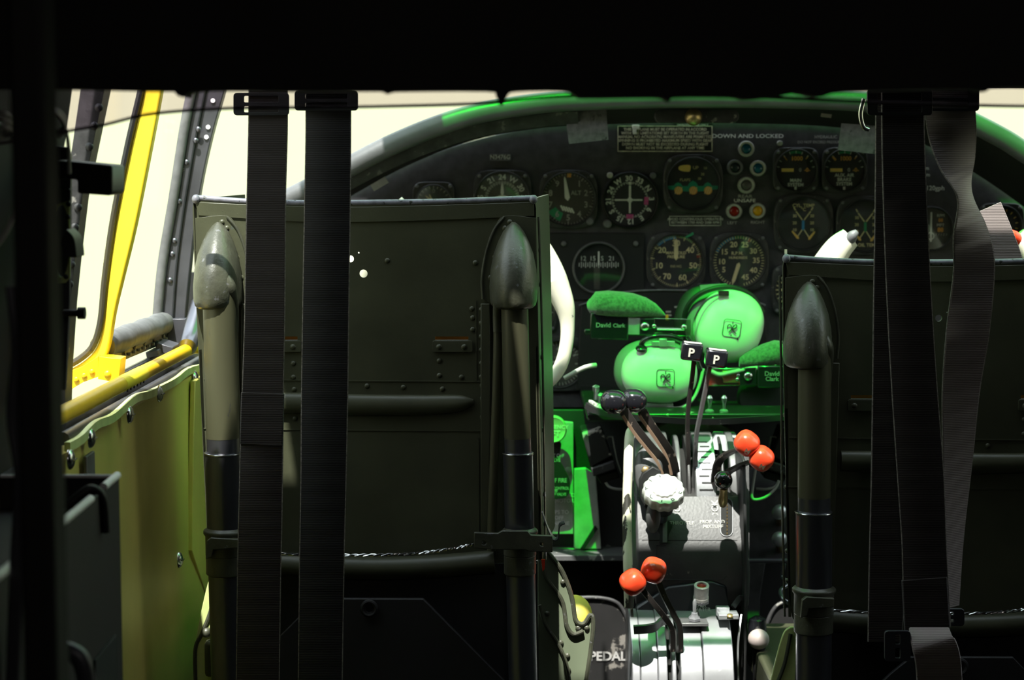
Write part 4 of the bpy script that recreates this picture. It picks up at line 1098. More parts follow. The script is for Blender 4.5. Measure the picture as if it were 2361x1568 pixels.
# --- RPM
x, y = 1703, 602; g = gauge('rpm gauge, blue and green arc, cream needle pointing down left', x, y, 60, 'oct', 68)
bm = bm_new()
for s, a in (('5', -120), ('10', -92), ('15', -58), ('20', -18), ('25', 20), ('30', 55), ('35', 88), ('40', 122), ('45', 158)): num(bm, x, y, s, a, 40, 13, True, .02)
for k in range(52): tick(bm, x, y, -165 + k * 6.5, 52, 59, 2.0)
txt(bm, x, y, 'R.P.M.', -4, 18, 8, .02); txt(bm, x, y, 'HUNDREDS', -2, 8, 6, .02); obj('dial_markings', bm, 'lume', g)
bm = bm_new(); arc(bm, x, y, -68, -12, 52, 59); obj('blue_arc', bm, 'blueink', g)
bm = bm_new(); arc(bm, x, y, -11, 13, 52, 59); obj('green_arc', bm, 'greenink', g)
bm = bm_new(); tick(bm, x, y, 26, 50, 59, 5); obj('red_mark', bm, 'redink', g)
bm = bm_new(); needle(bm, x, y, -1, -8, 197, 48, 9, 8, .2); obj('pointer', bm, 'lume', g)
# --- beside right seat
x, y = 1838, 668; g = gauge('gauge peeking out at the upper left corner of the right seat', x, y, 52, 'square', 60)
bm = bm_new(); ticks(bm, x, y, range(-150, -20, 12), 40, 50, 3); ticks(bm, x, y, (-90, -60), 30, 40, 5); obj('dial_markings', bm, 'lume', g)
# --- behind yoke low left
x, y = 1290, 838; g = gauge('large dim gauge low behind the cream control wheel', x, y, 54, 'square', 64, 'dialgrey')
bm = bm_new(); 
for k in range(40): tick(bm, x, y, k * 9, 44, 51, 2)
txt(bm, x, y, '4', -4, 34, 12); box(bm, GP(x, y, -12, 4, .0045), (36 * sI, .0005, 5 * sI)); box(bm, GP(x, y, -14, -14, .0045), (30 * sI, .0005, 4 * sI)); txt(bm, x, y, 'VERT SPEED', -12, 14, 6)
ticks(bm, x, y, (60, 90, 120), 36, 44, 4); obj('dial_markings', bm, 'inkdim', g)
x, y = 1238, 720; g = gauge('dim gauge half hidden between the left seat and the control wheel', x, y, 40, 'square', 46)
bm = bm_new(); ticks(bm, x, y, range(0, 360, 30), 30, 37, 3); obj('dial_markings', bm, 'inkdim', g)
# panel knobs and screws
for i, (x, y, r, mt, lab) in enumerate(((1257, 515, 11, 'ringdark', 'round grey adjusting knob at the lower left of the altimeter'), (1400, 516, 10, 'ringdark', 'round grey adjusting knob between altimeter and course compass'),
                         (1406, 404, 7, 'ring', 'small bright screw cap above left of the course compass'), (1505, 405, 7, 'ringdark', 'small dull screw cap above right of the course compass'),
                         (1360, 510, 9, 'ringdark', 'small dull knob at the lower right of the altimeter'), (1797, 330, 6, 'ring', 'small white cone shaped cap above the MAIN SYSTEM gauge'),
                         (1310, 880, 0, '', ''))):
    if r:
        bm = bm_new(); lathe(bm, [(r * sI, 0), (r * sI, .008), (r * .8 * sI, .010), (r * .3 * sI, .0105)], W(x, y, YI), (0, -1, 0), 20); tag(obj('panel_knob', bm, mt), lab, 'knob', 'knobs on the instrument panel')
# indicator lights
for x, y, r, lens, rm, lab in ((1720, 343, 15, 'lensblue', 'ring', 'blue indicator light at the top of the diamond, under DOWN AND LOCKED'), (1694, 386, 15, 'lensdark', 'ringdark', 'unlit dark indicator light at the left of the diamond'),
                        (1747, 388, 15, 'lensblue', 'ring', 'blue indicator light at the right of the diamond'), (1720, 427, 16, 'lensgrey', 'ring', 'smoky grey indicator light above the word UNSAFE'),
                        (1692, 487, 15, 'lensred', 'ring', 'red indicator light above the word LEFT'), (1746, 486, 15, 'lensamber', 'ring', 'amber indicator light above the word RIGHT')):
    g = thing('indicator_light', lab, 'indicator light', W(x, y, YI), 'landing gear indicator lights')
    bm = bm_new(); lathe(bm, [(r * 1.22 * sI, 0), (r * 1.22 * sI, .006), (r * 1.1 * sI, .008), (r * .82 * sI, .0078), (r * .78 * sI, .004)], W(x, y, YI), (0, -1, 0), 28); obj('ring', bm, rm, g)
    bm = bm_new(); dome(bm, W(x, y, YI) + Vector((0, -.004, 0)), (0, -1, 0), r * .80 * sI, .004, 24); obj('lens', bm, lens, g)
# lettering on the panel
def paneltext(s, x, y, size, lab, mat='inkdim', bold=0.01, sx=1.):
    bm = bm_new(); text(bm, s, W(x, y, YI - .0006), size * sI, bold=bold, sx=sx, th=.0003)
    obj('lettering', bm, mat, ip)
paneltext('DOWN AND LOCKED', 1724, 314, 9, 'white lettering DOWN AND LOCKED above the indicator lights', 'ink', sx=1.35)
paneltext('REAR', 1718, 453, 8, 'white lettering REAR under the smoky indicator light', 'inkdim', sx=1.3)
paneltext('UNSAFE', 1717, 463, 8, 'white lettering UNSAFE above the red and amber lights', 'ink', sx=1.3)
paneltext('LEFT', 1688, 514, 7, 'white lettering LEFT under the red light', sx=1.2); paneltext('RIGHT', 1747, 513, 7, 'white lettering RIGHT under the amber light', sx=1.2)
paneltext('HYDRAULIC', 1904, 316, 7, 'faint lettering above the two square pressure gauges, upper line', 'inkdim')
paneltext('DO NOT EXCEED PRESSURE', 1890, 328, 6, 'faint lettering above the two square pressure gauges, lower line', 'inkdim')
for s, x, y, z in (('rpm', 2132, 388, 9), ('rpm', 2134, 403, 9), ('0', 2130, 419, 13), ('min 120gph', 2143, 434, 11)):
    paneltext(s, x, y, z, 'white lettering %s on the panel between the right straps%s' % (s, ', upper line' if y == 388 else (', second line' if y == 403 else '')), 'ink')
# placards
def placard(x0, y0, x1, y1, rows, lab, border='ring', inkm='tan', fs=6, backmat='placard', name='placard'):
    g = thing(name, lab, 'placard', W((x0 + x1) / 2, y1, YI - .001), 'placards on the panel')
    bm = bm_new(); plate(bm, [(x0, y0), (x1, y0), (x1, y1), (x0, y1)], YI - .0016, .0014); obj('plate', bm, backmat, g)
    if border:
        bm = bm_new()
        for a, b, c, d in ((x0, y0, x1, y0 + 1.6), (x0, y1 - 2.2, x1, y1), (x0, y0, x0 + 1.8, y1), (x1 - 2.2, y0, x1, y1)): plate(bm, [(a, b), (c, b), (c, d), (a, d)], YI - .0022, .0006)
        obj('border', bm, border, g)
    bm = bm_new()
    for i, s in enumerate(rows):
        yy = y0 + (y1 - y0) * (i + 1) / (len(rows) + 1); text(bm, s, W((x0 + x1) / 2, yy, YI - .0018), fs * sI, bold=.03, th=.0003)
    obj('lettering', bm, inkm, g)
placard(1424, 290, 1643, 350, ('THIS AIRPLANE MUST BE OPERATED IN ACCORD', 'WITH THE LIMITATIONS SET FORTH IN THE FLIGHT', 'MANUAL NO ACROBATIC MANEUVERS ARE PERMITTED', 'SPINNING IS PROHIBITED MAXIMUM SPEED WITH GEAR', 'DOWN MUST NOT BE EXCEEDED DURING FLIGHT', 'NO SMOKING IN THE AIRPLANE AT ANY TIME'), 'long black placard with tan lines of lettering, top centre of the panel', 'tan', 'tan', 6.4)
placard(1552, 284, 1642, 293, ('EMERGENCY USE ONLY',), 'narrow lettered strip on the top right corner of the long placard', None, 'inkdim', 5)
placard(1543, 498, 1663, 521, ('AVOID CONTINUOUS OPERATION', 'BETWEEN 1700 AND 2000 RPM'), 'small grey bordered placard below the wheels and flaps indicator', 'ring', 'ring', 6)
placard(1129, 355, 1178, 370, ('N3476G',), 'tiny registration plate reading N3476G above the compass rose gauge', 'ringdark', 'ring', 10, 'bezel')
bm = bm_new(); lathe(bm, [(.011, 0), (.0115, .006), (.009, .012), (.002, .016)], W(1598, 270, 2.63), (0, -1, 0), 20); 
tag(obj('dome_lamp', bm, 'brass'), 'small round brass lamp under the glareshield above the long placard', 'lamp')
bm = bm_new(); plate(bm, rrect(1510, 252, 1704, 284, 15), 2.635, .02); tag(obj('hood_bracket', bm, 'bezel', None, .001), 'dark hood bracket behind the small round lamp', 'bracket')
bm = bm_new(); box(bm, W(1466, 293, YI - .003), (.010, .003, .006)); box(bm, W(1463, 304, YI - .003), (.005, .003, .007)); tag(obj('white_marker', bm, 'white', None, .0005), 'tiny bright white tab on the long placard', 'marker')
# lower radio strip beneath the gauges
bm = bm_new(); plate(bm, sm2([(1340, 700), (1440, 672), (1560, 668), (1680, 676), (1760, 700)], 4) + [(1780, 900), (1330, 900)], YI - .02, .016); 
rf = thing('radio', 'black radio face with rounded top behind the headsets', 'radio', W(1550, 900, YI - .02)); obj('face', bm, 'black', rf, .001)
bm = bm_new(); tube(bm, PL([(1335, 704), (1440, 674), (1560, 669), (1680, 677), (1765, 704)], YI - .022), .0014, 8)
obj('trim_wire', bm, 'ringdark', rf)
bm = bm_new()
for x, y, w_ in ((1562, 708, 14), (1540, 727, 16), (1541, 719, 12)):
    bm = bm_new(); box(bm, W(x, y, YI - .021), (w_ * sI, .002, 4 * sI)); obj('button', bm, 'inkdim', rf)
bm = bm_new(); box(bm, W(1538, 732, YI - .024), (6 * sI, .004, 12 * sI)); obj('yellow_tab', bm, 'yellowpost', rf)

# ============================================================ CONTROL WHEELS
YY2 = 2.50
def yoke(lab, pts, rad, cx, mirror_only=False, grip=None):
    t = thing('control_wheel', lab, 'control wheel', W(cx, 900, YY2), 'control wheels')
    for sg in (1, -1):
        P = [W(cx + sg * (x - cx), y, YY2) for x, y in pts]
        s = S(YY2)
        bm = bm_new(); tube(bm, P[:5], [r * s for r in rad[:5]], 20, n=7, sx=.55, up=(0, 1, 0)); obj('horn', bm, 'cream', t)
        bm = bm_new(); tube(bm, P[3:], [r * s for r in rad[3:]], 20, n=7, sx=.9, up=(0, 1, 0)); obj('rim', bm, 'cream', t)
    bm = bm_new(); lathe(bm, [(.05, -.01), (.05, .01), (.04, .018), (.01, .02)], W(cx, 900, YY2), (0, -1, 0), 28); tube(bm, [W(cx, 900, YY2), W(cx, 900, YI - .03)], .018, 16); obj('hub', bm, 'black', t)
    return t
yoke('cream control wheel with chipped rim beside the left seat back', [(1150, 470), (1206, 528), (1246, 590), (1277, 645), (1300, 700), (1308, 745), (1306, 792), (1293, 842), (1268, 878), (1236, 896), (1150, 905), (1046, 905)],
     [22, 30, 34, 31, 24, 17, 15.5, 15.5, 14.5, 14, 14, 14], 1046)
t = thing('control_wheel', 'white control wheel horns poking above the top edge of the right seat', 'control wheel', W(2152, 760, YY2), 'control wheels')
s = S(YY2)
for sg in (-1, 1):
    cx = 2152; f = lambda x: cx - sg * (cx - x)
    bm = bm_new(); tube(bm, [W(f(1878), 660, YY2), W(f(1906), 612, YY2), W(f(1934), 572, YY2), W(f(1960), 548, YY2)], [34 * s, 34 * s, 31 * s, 25 * s], 22); obj('horn', bm, 'cream', t)
    bm = bm_new(); tube(bm, [W(f(1956), 556, YY2 - .005), W(f(1966), 543, YY2 - .012), W(f(1976), 534, YY2 - .012)], [16 * s, 12 * s, 6 * s], 16); obj('grip_button', bm, 'ringdark' if sg > 0 else 'red', t)
    bm = bm_new(); tube(bm, [W(f(1878), 655, YY2), W(f(1868), 760, YY2), W(f(1930), 880, YY2), W(cx, 900, YY2)], 15 * s, 16); obj('rim', bm, 'cream', t)
bm = bm_new(); lathe(bm, [(.05, -.01), (.05, .01), (.01, .02)], W(2152, 880, YY2), (0, -1, 0), 24); tube(bm, [W(2152, 880, YY2), W(2152, 880, YI - .03)], .018, 16); obj('hub', bm, 'black', t)
# ============================================================ SHELF, HEADSETS
YL = 2.66
bm = bm_new(); za = W(1500, 950, 2.56).z
box2(bm, (W(1352, 950, 2.58).x, 2.545, za - .010), (W(1850, 950, 2.58).x, 2.855, za))
t = thing('switch_shelf', 'black shelf with chipped edge under the headsets', 'shelf', W(1530, 960, 2.56))
obj('shelf_top', bm, paint('shelf_paint', (.012, .014, .012), .35, var=.3, chip=(.28, .28, .24), chip_amt=.64, chip_scale=45), t, .002)
bm = bm_new(); strip(bm, [W(1352, 934, 2.545), W(1385, 950, 2.535), W(1480, 964, 2.53), W(1620, 972, 2.53), W(1760, 966, 2.535), W(1830, 958, 2.545)], .008, .006, (0, 0, 1)); obj('front_lip', bm, paint('lip_paint', (.02, .02, .02), .45, chip=(.3, .3, .26), chip_amt=.64, chip_scale=70), t)
for i, (x, y) in enumerate(((1636, 938), (1669, 936))):
    g = thing('toggle_switch', ['toggle switch on the shelf edge, left of two under the upper headset', 'toggle switch on the shelf edge, right of two under the upper headset'][i], 'switch', W(x, 955, 2.56), 'toggle switches on the shelf')
    bm = bm_new(); lathe(bm, [(.0058, -.001), (.0058, .003), (.0035, .005)], W(x, 952, 2.56), (0, 0, 1), 14); obj('nut', bm, 'ringdark', g)
    bm = bm_new(); lathe(bm, [(.0020, 0), (.0024, .010), (.0036, .014), (.0040, .018), (.002, .021)], W(x, 948, 2.56), (0, -.15, 1), 14); obj('lever', bm, 'chrome', g)
g = None
for i, (x, y, r) in enumerate(((1374, 896, 7), (1384, 914, 7))):
    bm = bm_new(); lathe(bm, [(.003, -.01), (.003, 0), (.0045, .002), (.0045, .008), (.001, .010)], W(x, y + 8, 2.60), (0, -.3, 1), 14)
    tag(obj('shelf_knob', bm, 'alu'), ['small round knob on the shelf beside the dim low gauge, upper', 'small round knob on the shelf beside the throttle knobs, lower'][i], 'knob')
bm = bm_new()
for k in range(10): box(bm, W(1362 + 4 * k, 930 + 2.4 * k, 2.56 - .001 * k), (.006, .010, .008), (0.2 * k, .1, .5 * k))
tag(obj('crumpled_foil', bm, 'greenplate', None, .001), 'small crumpled metallic heap left of the throttle knobs on the shelf', 'foil')

def emblem(bm, c, R, r, rx, ry, rz):
    """rounded square outline with a looping monogram wrapped on the dome; c centre, R rotation, axes radii"""
    def onto(u, v):
        q = Vector((u, 0, v)); f = max(0.02, 1 - (u / rx) ** 2 - (v / rz) ** 2)
        return Vector(c) + R @ Vector((u, -ry * math.sqrt(f) - .0004, v))
    sq = [onto(a, b) for a, b in rrect(-r, -r, r, r, r * .35, 5)]
    tube(bm, sq + [sq[0]], .0005, 6, smooth=False)
    k = r / 10
    for path in ([(-5, -1), (-5.5, 2), (-4, 4), (-2, 3.6), (0, 0), (3, -3.5), (5.5, -5)], [(-3, -5), (-1.5, -2.5), (0, 0), (1.5, 3), (3.8, 5), (5, 3.4), (4, 1.2), (1, 0), (-1, .2)], [(0, 8), (0, 5)], [(0, -7), (0, -8.5)]):
        tube(bm, catmull([onto(a * k, b * k) for a, b in path], 5), .00075, 6, smooth=False)
    p = onto(r * .85, -r * 1.2); tube(bm, [p, p + Vector((0, -.0004, .002))], .0011, 6, smooth=False)

def headset_cup(t, cx, cy, Y, rx, rz, rot, erot, ry=.034):
    s = S(Y)
    c = W(cx, cy, Y); R = Euler((0, rot, 0)).to_matrix() @ Euler((math.radians(-8), 0, 0)).to_matrix()
    bm = bm_new(); ellipsoid(bm, c, rx * s, ry, rz * s, R, 44, 26, 2.25); obj('ear_dome', bm, 'domewhite', t)
    return c, R, s
# upper headset
U = thing('headset', 'upper pilot headset with pale dome ear cup, head pad to its left', 'headset', W(1640, 830, 2.66), 'headsets on the shelf')
Yu = 2.665
c, R, s = headset_cup(U, 1681, 752, Yu, 78, 84, math.radians(18), 0)
bm = bm_new(); emblem(bm, c, Euler((0, math.radians(8), 0)).to_matrix(), 20 * s, 78 * s, .036, 84 * s); obj('emblem', bm, 'black', U)
bm = bm_new(); ellipsoid(bm, c + Vector((-.008, .022, .002)), 82 * s, .026, 88 * s, R, 40, 20, 2.3); obj('cup_shell', bm, 'domeseal', U)
bm = bm_new(); ellipsoid(bm, c + Vector((-.020, .052, .004)), 84 * s, .022, 84 * s, R, 36, 18, 2.4); obj('ear_cushion', bm, 'black', U)
bm = bm_new(); tube(bm, [W(1592, 800, Yu + .03), W(1578, 740, Yu + .02), W(1590, 700, Yu + .01), W(1625, 672, Yu), W(1680, 662, Yu), W(1730, 680, Yu + .01), W(1758, 720, Yu + .02)], .0036, 12, sx=1); obj('headband', bm, 'black', U)
bm = bm_new(); tube(bm, [W(1574, 790, Yu + .05), W(1566, 740, Yu + .05), W(1584, 692, Yu + .05), W(1620, 662, Yu + .05), W(1660, 654, Yu + .05)], .0024, 10); obj('outer_band', bm, 'knobblack', U)
bm = bm_new(); tube(bm, [W(1600, 770, Yu - .012), W(1604, 730, Yu - .022), W(1628, 694, Yu - .022), W(1660, 678, Yu - .02)], .0016, 8); box(bm, W(1668, 676, Yu - .02), (.014, .010, .006)); obj('yoke_wire', bm, 'chrome', U)
bm = bm_new(); box(bm, W(1645, 662, Yu + .03), (.036, .01, .007), (0, -.06, 0)); obj('band_clip', bm, 'alu', U)
bm = bm_new()
box(bm, W(1486, 753, Yu - .01), (.125, .005, .024), (0, .02, 0)); obj('adjusting_slide', bm, 'clear', U, .001)
bm = bm_new(); box(bm, W(1492, 753, Yu - .014), (.020, .006, .022), (0, .02, 0)); obj('slide_block', bm, 'knobblack', U, .001)
bm = bm_new(); dome(bm, W(1487, 753, Yu - .018), (0, -1, 0), .006, .003, 16); dome(bm, W(1508, 752, Yu - .018), (0, -1, 0), .003, .002, 12)
tube(bm, [W(1515, 759, Yu - .014), W(1578, 760, Yu - .014)], .0014, 8); dome(bm, W(1577, 754, Yu - .016), (0, -1, 0), .004, .003, 12); obj('screw', bm, 'chrome', U)
bm = bm_new(); box(bm, W(1456, 752, Yu - .0135), (.022, .004, .022), (0, .02, 0)); obj('metal_end', bm, 'alu', U, .0006)
bm = bm_new(); box(bm, W(1405, 752, Yu - .010), (.052, .012, .036), (0, .03, 0)); box(bm, W(1424, 766, Yu - .008), (.09, .012, .008), (0, .02, 0)); obj('band_label_block', bm, 'knobblack', U, .002)
bm = bm_new(); text(bm, 'David', W(1391, 750, Yu - .0168), 11 * s, bold=.02); text(bm, 'Clark', W(1427, 751, Yu - .0168), 9 * s, bold=.02); obj('label_lettering', bm, 'alu', U)
# plush head pad
bm = bm_new(); rs = []
for x, yt, yb in ((1354, 700, 712), (1360, 690, 722), (1374, 672, 728), (1400, 670, 732), (1430, 672, 733), (1460, 676, 733), (1490, 686, 732), (1512, 700, 731), (1526, 715, 730), (1533, 724, 730)):
    mid = W(x, (yt + yb) / 2, Yu); hh = (yb - yt) / 2 * s; dp = min(.026, hh * 1.6)
    rs.append([mid + Vector((0, dp * math.cos(a * PI / 10), hh * math.copysign(abs(math.sin(a * PI / 10)) ** .75, math.sin(a * PI / 10)))) for a in range(20)])
rings(bm, rs); obj('head_pad', bm, 'padfabric', U)
bm = bm_new(); ellipsoid(bm, W(1368, 703, Yu + .006), 15 * s, .02, 17 * s, None, 20, 14); obj('pad_end', bm, 'padfabric', U)
# lower headset
Lh = thing('headset', 'lower pilot headset with pale dome ear cup resting on the shelf', 'headset', W(1540, 935, 2.62), 'headsets on the shelf')
Yl = 2.625
c, R, s = headset_cup(Lh, 1520, 862, Yl, 88, 68, math.radians(4), 0)
bm = bm_new(); emblem(bm, c + Vector((10 * s, 0, -3 * s)), Euler((0, 0, 0)).to_matrix(), 20 * s, 88 * s, .0355, 68 * s); obj('emblem', bm, 'black', Lh)
bm = bm_new(); ellipsoid(bm, c + Vector((-.004, .022, .001)), 96 * s, .026, 74 * s, R, 40, 20, 2.3); obj('cup_shell', bm, 'domeseal', Lh)
bm = bm_new(); ellipsoid(bm, c + Vector((-.002, .052, .0)), 98 * s, .022, 74 * s, R, 36, 18, 2.4); obj('ear_cushion', bm, 'black', Lh)
bm = bm_new(); tube(bm, [W(1478, 802, Yl - .01), W(1484, 786, Yl - .014), W(1510, 776, Yl - .016), W(1545, 776, Yl - .014), W(1572, 784, Yl - .01)], .0038, 12); obj('headband', bm, 'knobblack', Lh)
bm = bm_new(); dome(bm, W(1479, 804, Yl - .018), (0, -.5, 1), .008, .004, 16); obj('band_socket', bm, 'knobblack', Lh)
bm = bm_new(); box(bm, W(1529, 791, Yl - .012), (.030, .012, .006)); box(bm, W(1528, 789, Yl - .014), (.010, .012, .010)); obj('cup_bracket', bm, 'alu', Lh, .0006)
bm = bm_new(); box(bm, W(1520, 934, Yl - .005), (.036, .014, .006)); obj('lower_bracket', bm, 'alu', Lh, .0006)
bm = bm_new(); tube(bm, [W(1536, 940, Yl - .012), W(1570, 940, Yl - .014), W(1596, 922, Yl - .012), W(1612, 890, Yl - .006), W(1622, 850, Yl)], .0022, 10); obj('cable', bm, 'cord', Lh)
bm = bm_new(); tube(bm, [W(1584, 776, Yl + .004), W(1600, 800, Yl + .002), W(1616, 850, Yl), W(1640, 862, Yl), W(1700, 858, Yl)], .0026, 10); obj('outer_band', bm, 'knobblack', Lh)
bm = bm_new(); box(bm, W(1710, 868, Yl - .006), (.090, .006, .024), (0, -.02, 0)); obj('adjusting_slide', bm, 'clear', Lh, .001)
bm = bm_new(); box(bm, W(1724, 868, Yl - .011), (.022, .006, .024), (0, -.02, 0)); box(bm, W(1745, 868, Yl - .009), (.03, .006, .020)); obj('slide_block', bm, 'knobblack', Lh, .001)
bm = bm_new(); dome(bm, W(1725, 868, Yl - .015), (0, -1, 0), .006, .003, 16); dome(bm, W(1702, 866, Yl - .012), (0, -1, 0), .003, .002, 12); dome(bm, W(1700, 875, Yl - .012), (0, -1, 0), .0028, .002, 12); obj('screw', bm, 'chrome', Lh)
bm = bm_new(); box(bm, W(1688, 864, Yl - .010), (.026, .004, .010)); box(bm, W(1690, 876, Yl - .010), (.026, .004, .007)); obj('metal_end', bm, 'brass', Lh, .0006)
bm = bm_new(); box(bm, W(1782, 868, Yl - .008), (.042, .012, .030)); obj('band_label_block', bm, 'knobblack', Lh, .002)
bm = bm_new(); text(bm, 'David', W(1780, 862, Yl - .0148), 11 * s, bold=.02); text(bm, 'Clark', W(1780, 874, Yl - .0148), 10 * s, bold=.02); obj('label_lettering', bm, 'alu', Lh)
bm = bm_new(); tube(bm, [W(1640, 856, Yl - .012), W(1660, 864, Yl - .014), W(1690, 858, Yl - .014), W(1730, 850, Yl - .010), W(1790, 846, Yl - .006)], .0028, 10); obj('side_cable', bm, 'cord', Lh)
bm = bm_new(); rs = []
for x, yt, yb in ((1704, 822, 846), (1716, 812, 850), (1738, 802, 852), (1760, 792, 850), (1785, 784, 846), (1805, 786, 840), (1830, 790, 838), (1850, 800, 830)):
    mid = W(x, (yt + yb) / 2, Yl + .02); hh = (yb - yt) / 2 * s; dp = min(.03, hh * 1.3)
    rs.append([mid + Vector((0, dp * math.cos(a * PI / 10), hh * math.sin(a * PI / 10))) for a in range(20)])
rings(bm, rs); obj('head_pad', bm, 'padfabric', Lh)
bm = bm_new(); lathe(bm, [(.030, 0), (.032, .01), (.030, .028), (.024, .03)], W(1752, 915, 2.66), (0, -1, .1), 30)
tag(obj('black_lamp_housing', bm, 'black'), 'dark round housing in the shadow under the lower headset slide', 'housing')
bm = bm_new(); tube(bm, [W(1302, 872, 2.58), W(1330, 856, 2.575), W(1352, 846, 2.575), W(1374, 842, 2.58)], .0032, 10)
tag(obj('green_lit_rod', bm, 'greenplate'), 'thin pale rod catching green light by the control wheel', 'rod')

# ============================================================ LEFT LOWER CONSOLE
YC = 2.76
bm = bm_new(); plate(bm, [(1150, 945), (1480, 945), (1480, 1272), (1150, 1272)], YC, .01)
tag(obj('lower_panel', bm, paint('lower_panel_paint', (.028, .028, .028), .5, chip=(.2, .2, .18), chip_amt=.68, chip_scale=30), None, .001), 'black lower panel left of the throttle pedestal', 'panel')
bm = bm_new(); plate(bm, [(1235, 965), (1322, 975), (1322, 1232), (1235, 1232)], YC - .02, .012)
cp = thing('lettered_plate', 'pale lettered plate lit green beside the inner edge of the left seat', 'placard', W(1278, 1232, YC - .02)); obj('plate', bm, 'greenplate', cp, .001)
bm = bm_new()
for k, s_ in enumerate(('PULL HANDLE AND', 'SHUT OFF MOTOR', '', 'PULL CAPS TO', 'SHUT OFF', 'FAULT ENGINE')):
    if s_: text(bm, s_, W(1272, 1142 + 13 * k, YC - .0202), 9 * S(YC), bold=.02)
obj('lettering', bm, 'ink', cp)
g = thing('emergency_handle', 'round lettered emergency knob on a dark bottle shaped tag, beside left seat', 'handle', W(1280, 1120, YC - .05))
bm = bm_new(); s = S(YC)
lathe(bm, [(31 * s, 0), (31 * s, .010), (28 * s, .013), (25 * s, .012), (2 * s, .012)], W(1275, 988, YC - .045), (0, -1, 0), 32); obj('knob', bm, paint('pale_green_knob', (.45, .55, .30), .45), g)
bm = bm_new(); text(bm, 'LEFT', W(1272, 1000, YC - .058), 14 * s, bold=.03); text(bm, 'EMERGENCY', W(1275, 985, YC - .058), 9 * s, bold=.03); obj('knob_lettering', bm, 'cream', g)
bm = bm_new(); plate(bm, sm2([(1262, 1014), (1264, 1030), (1264, 1046), (1272, 1064), (1256, 1086), (1246, 1116), (1248, 1140), (1264, 1150), (1285, 1151), (1306, 1146), (1314, 1130), (1313, 1106), (1298, 1076), (1290, 1062), (1292, 1040), (1292, 1020)], 4, True), YC - .046, .012); obj('tag_plate', bm, 'bottle', g, .001)
bm = bm_new()
for s_, x, y, z in (('SHUT OFF', 1278, 1051, 9), ('VALVE', 1278, 1061, 9), ('CASE OF FIRE', 1274, 1108, 10), ('STOP', 1262, 1118, 7), ('MIXTURE CONTROL', 1277, 1126, 7), ('CUT OFF', 1270, 1133, 7), ('SHUT OFF VALVE', 1276, 1140, 7)):
    text(bm, s_, W(x, y, YC - .0465), z * s, bold=.02, sx=.8)
obj('tag_lettering', bm, 'inkdim', g)
bm = bm_new(); dome(bm, W(1310, 1086, YC - .02), (0, -1, 0), .0058, .005, 14); tag(obj('plate_stud', bm, 'greenplate'), 'round stud on the green lit plate right of the bottle shaped tag', 'stud')
bm = bm_new(); plate(bm, [(1324, 1082), (1350, 1080), (1374, 1096), (1380, 1180), (1386, 1266), (1324, 1266)], YC - .024, .012)
tag(obj('pale_gusset', bm, 'greenplate', None, .001), 'pale metal plate brightly lit green, tall, right of the lettered plate', 'plate')
bm = bm_new(); prism(bm, PL([(1372, 1212), (1378, 1220), (1348, 1266), (1338, 1266)], YC - .030), (0, .005, 0)); tag(obj('dark_brace', bm, 'black'), 'short dark diagonal brace across the foot of the green lit plate', 'brace')
# chipped switch box
def chipbox(lab, flip, dx):
    f = (lambda x: x) if not flip else (lambda x: 2 * 1590 - x + dx)
    g = thing('switch_box', lab, 'switch box', W(f(1380), 1110, 2.66), 'tilted black boxes beside the pedestal')
    bm = bm_new(); prism(bm, PL([(f(1340), 992), (f(1384), 984), (f(1404), 1060), (f(1392), 1106), (f(1362), 1082)], 2.655), (0, .05, 0)); obj('rear_housing', bm, 'black', g, .002)
    bm = bm_new(); prism(bm, PL([(f(1342), 1000), (f(1388), 986), (f(1412), 1052), (f(1362), 1078)], 2.64), (0, .045, 0)); obj('housing', bm, paint('heavily_chipped_black', (.018, .02, .018), .5, chip=(.42, .40, .35), chip_amt=.50 if not flip else .70, chip_scale=26), g, .002)
    bm = bm_new(); prism(bm, PL([(f(1362), 1080), (f(1416), 1062), (f(1422), 1082), (f(1368), 1100)], 2.635), (0, .05, 0)); obj('lower_band', bm, 'bezel', g, .002)
    bm = bm_new(); prism(bm, PL([(f(1374), 1098), (f(1424), 1084), (f(1430), 1102), (f(1386), 1116)], 2.645), (0, .04, 0)); obj('base', bm, 'black', g, .002)
    bm = bm_new(); strip(bm, [W(f(1398), 1012, 2.65), W(f(1402), 1007, 2.65), W(f(1412), 1007, 2.65), W(f(1416), 1030, 2.65), W(f(1422), 1060, 2.65), W(f(1432), 1090, 2.65)], .005, .002, (0, 1, 0), smooth=False); obj('wire_guard', bm, 'greenplate', g)
    bm = bm_new(); tube(bm, [W(f(1394), 1108, 2.65), W(f(1404), 1122, 2.645), W(f(1424), 1128, 2.645), W(f(1446), 1127, 2.65)], .0018, 8); obj('wire', bm, 'cord', g)
chipbox('tilted black switch box with chipped white paint, left of the cream rod', False, 0)
chipbox('dark tilted box behind the red mixture knobs next to the right seat', True, 10)
bm = bm_new(); tube(bm, [W(1742, 1080, 2.60), W(1736, 1120, 2.60), W(1734, 1145, 2.60), W(1742, 1152, 2.60), W(1765, 1146, 2.60), W(1788, 1126, 2.60), W(1796, 1108, 2.60)], .0018, 8)
tag(obj('wire_loop', bm, 'cord'), 'thin tan wire loop hanging below the red mixture knobs', 'wire')
# shelf line and lower structure
bm = bm_new(); a, b = W(1150, 1274, 2.72), W(1462, 1274, 2.72); box2(bm, (a.x, 2.70, a.z - .008), (b.x, 2.88, a.z)); tag(obj('lower_ledge', bm, paint('ledge_edge', (.10, .10, .10), .5, chip=(.4, .4, .36), chip_amt=.6, chip_scale=60), None, .001), 'thin grey ledge at the foot of the lower left panel', 'ledge')
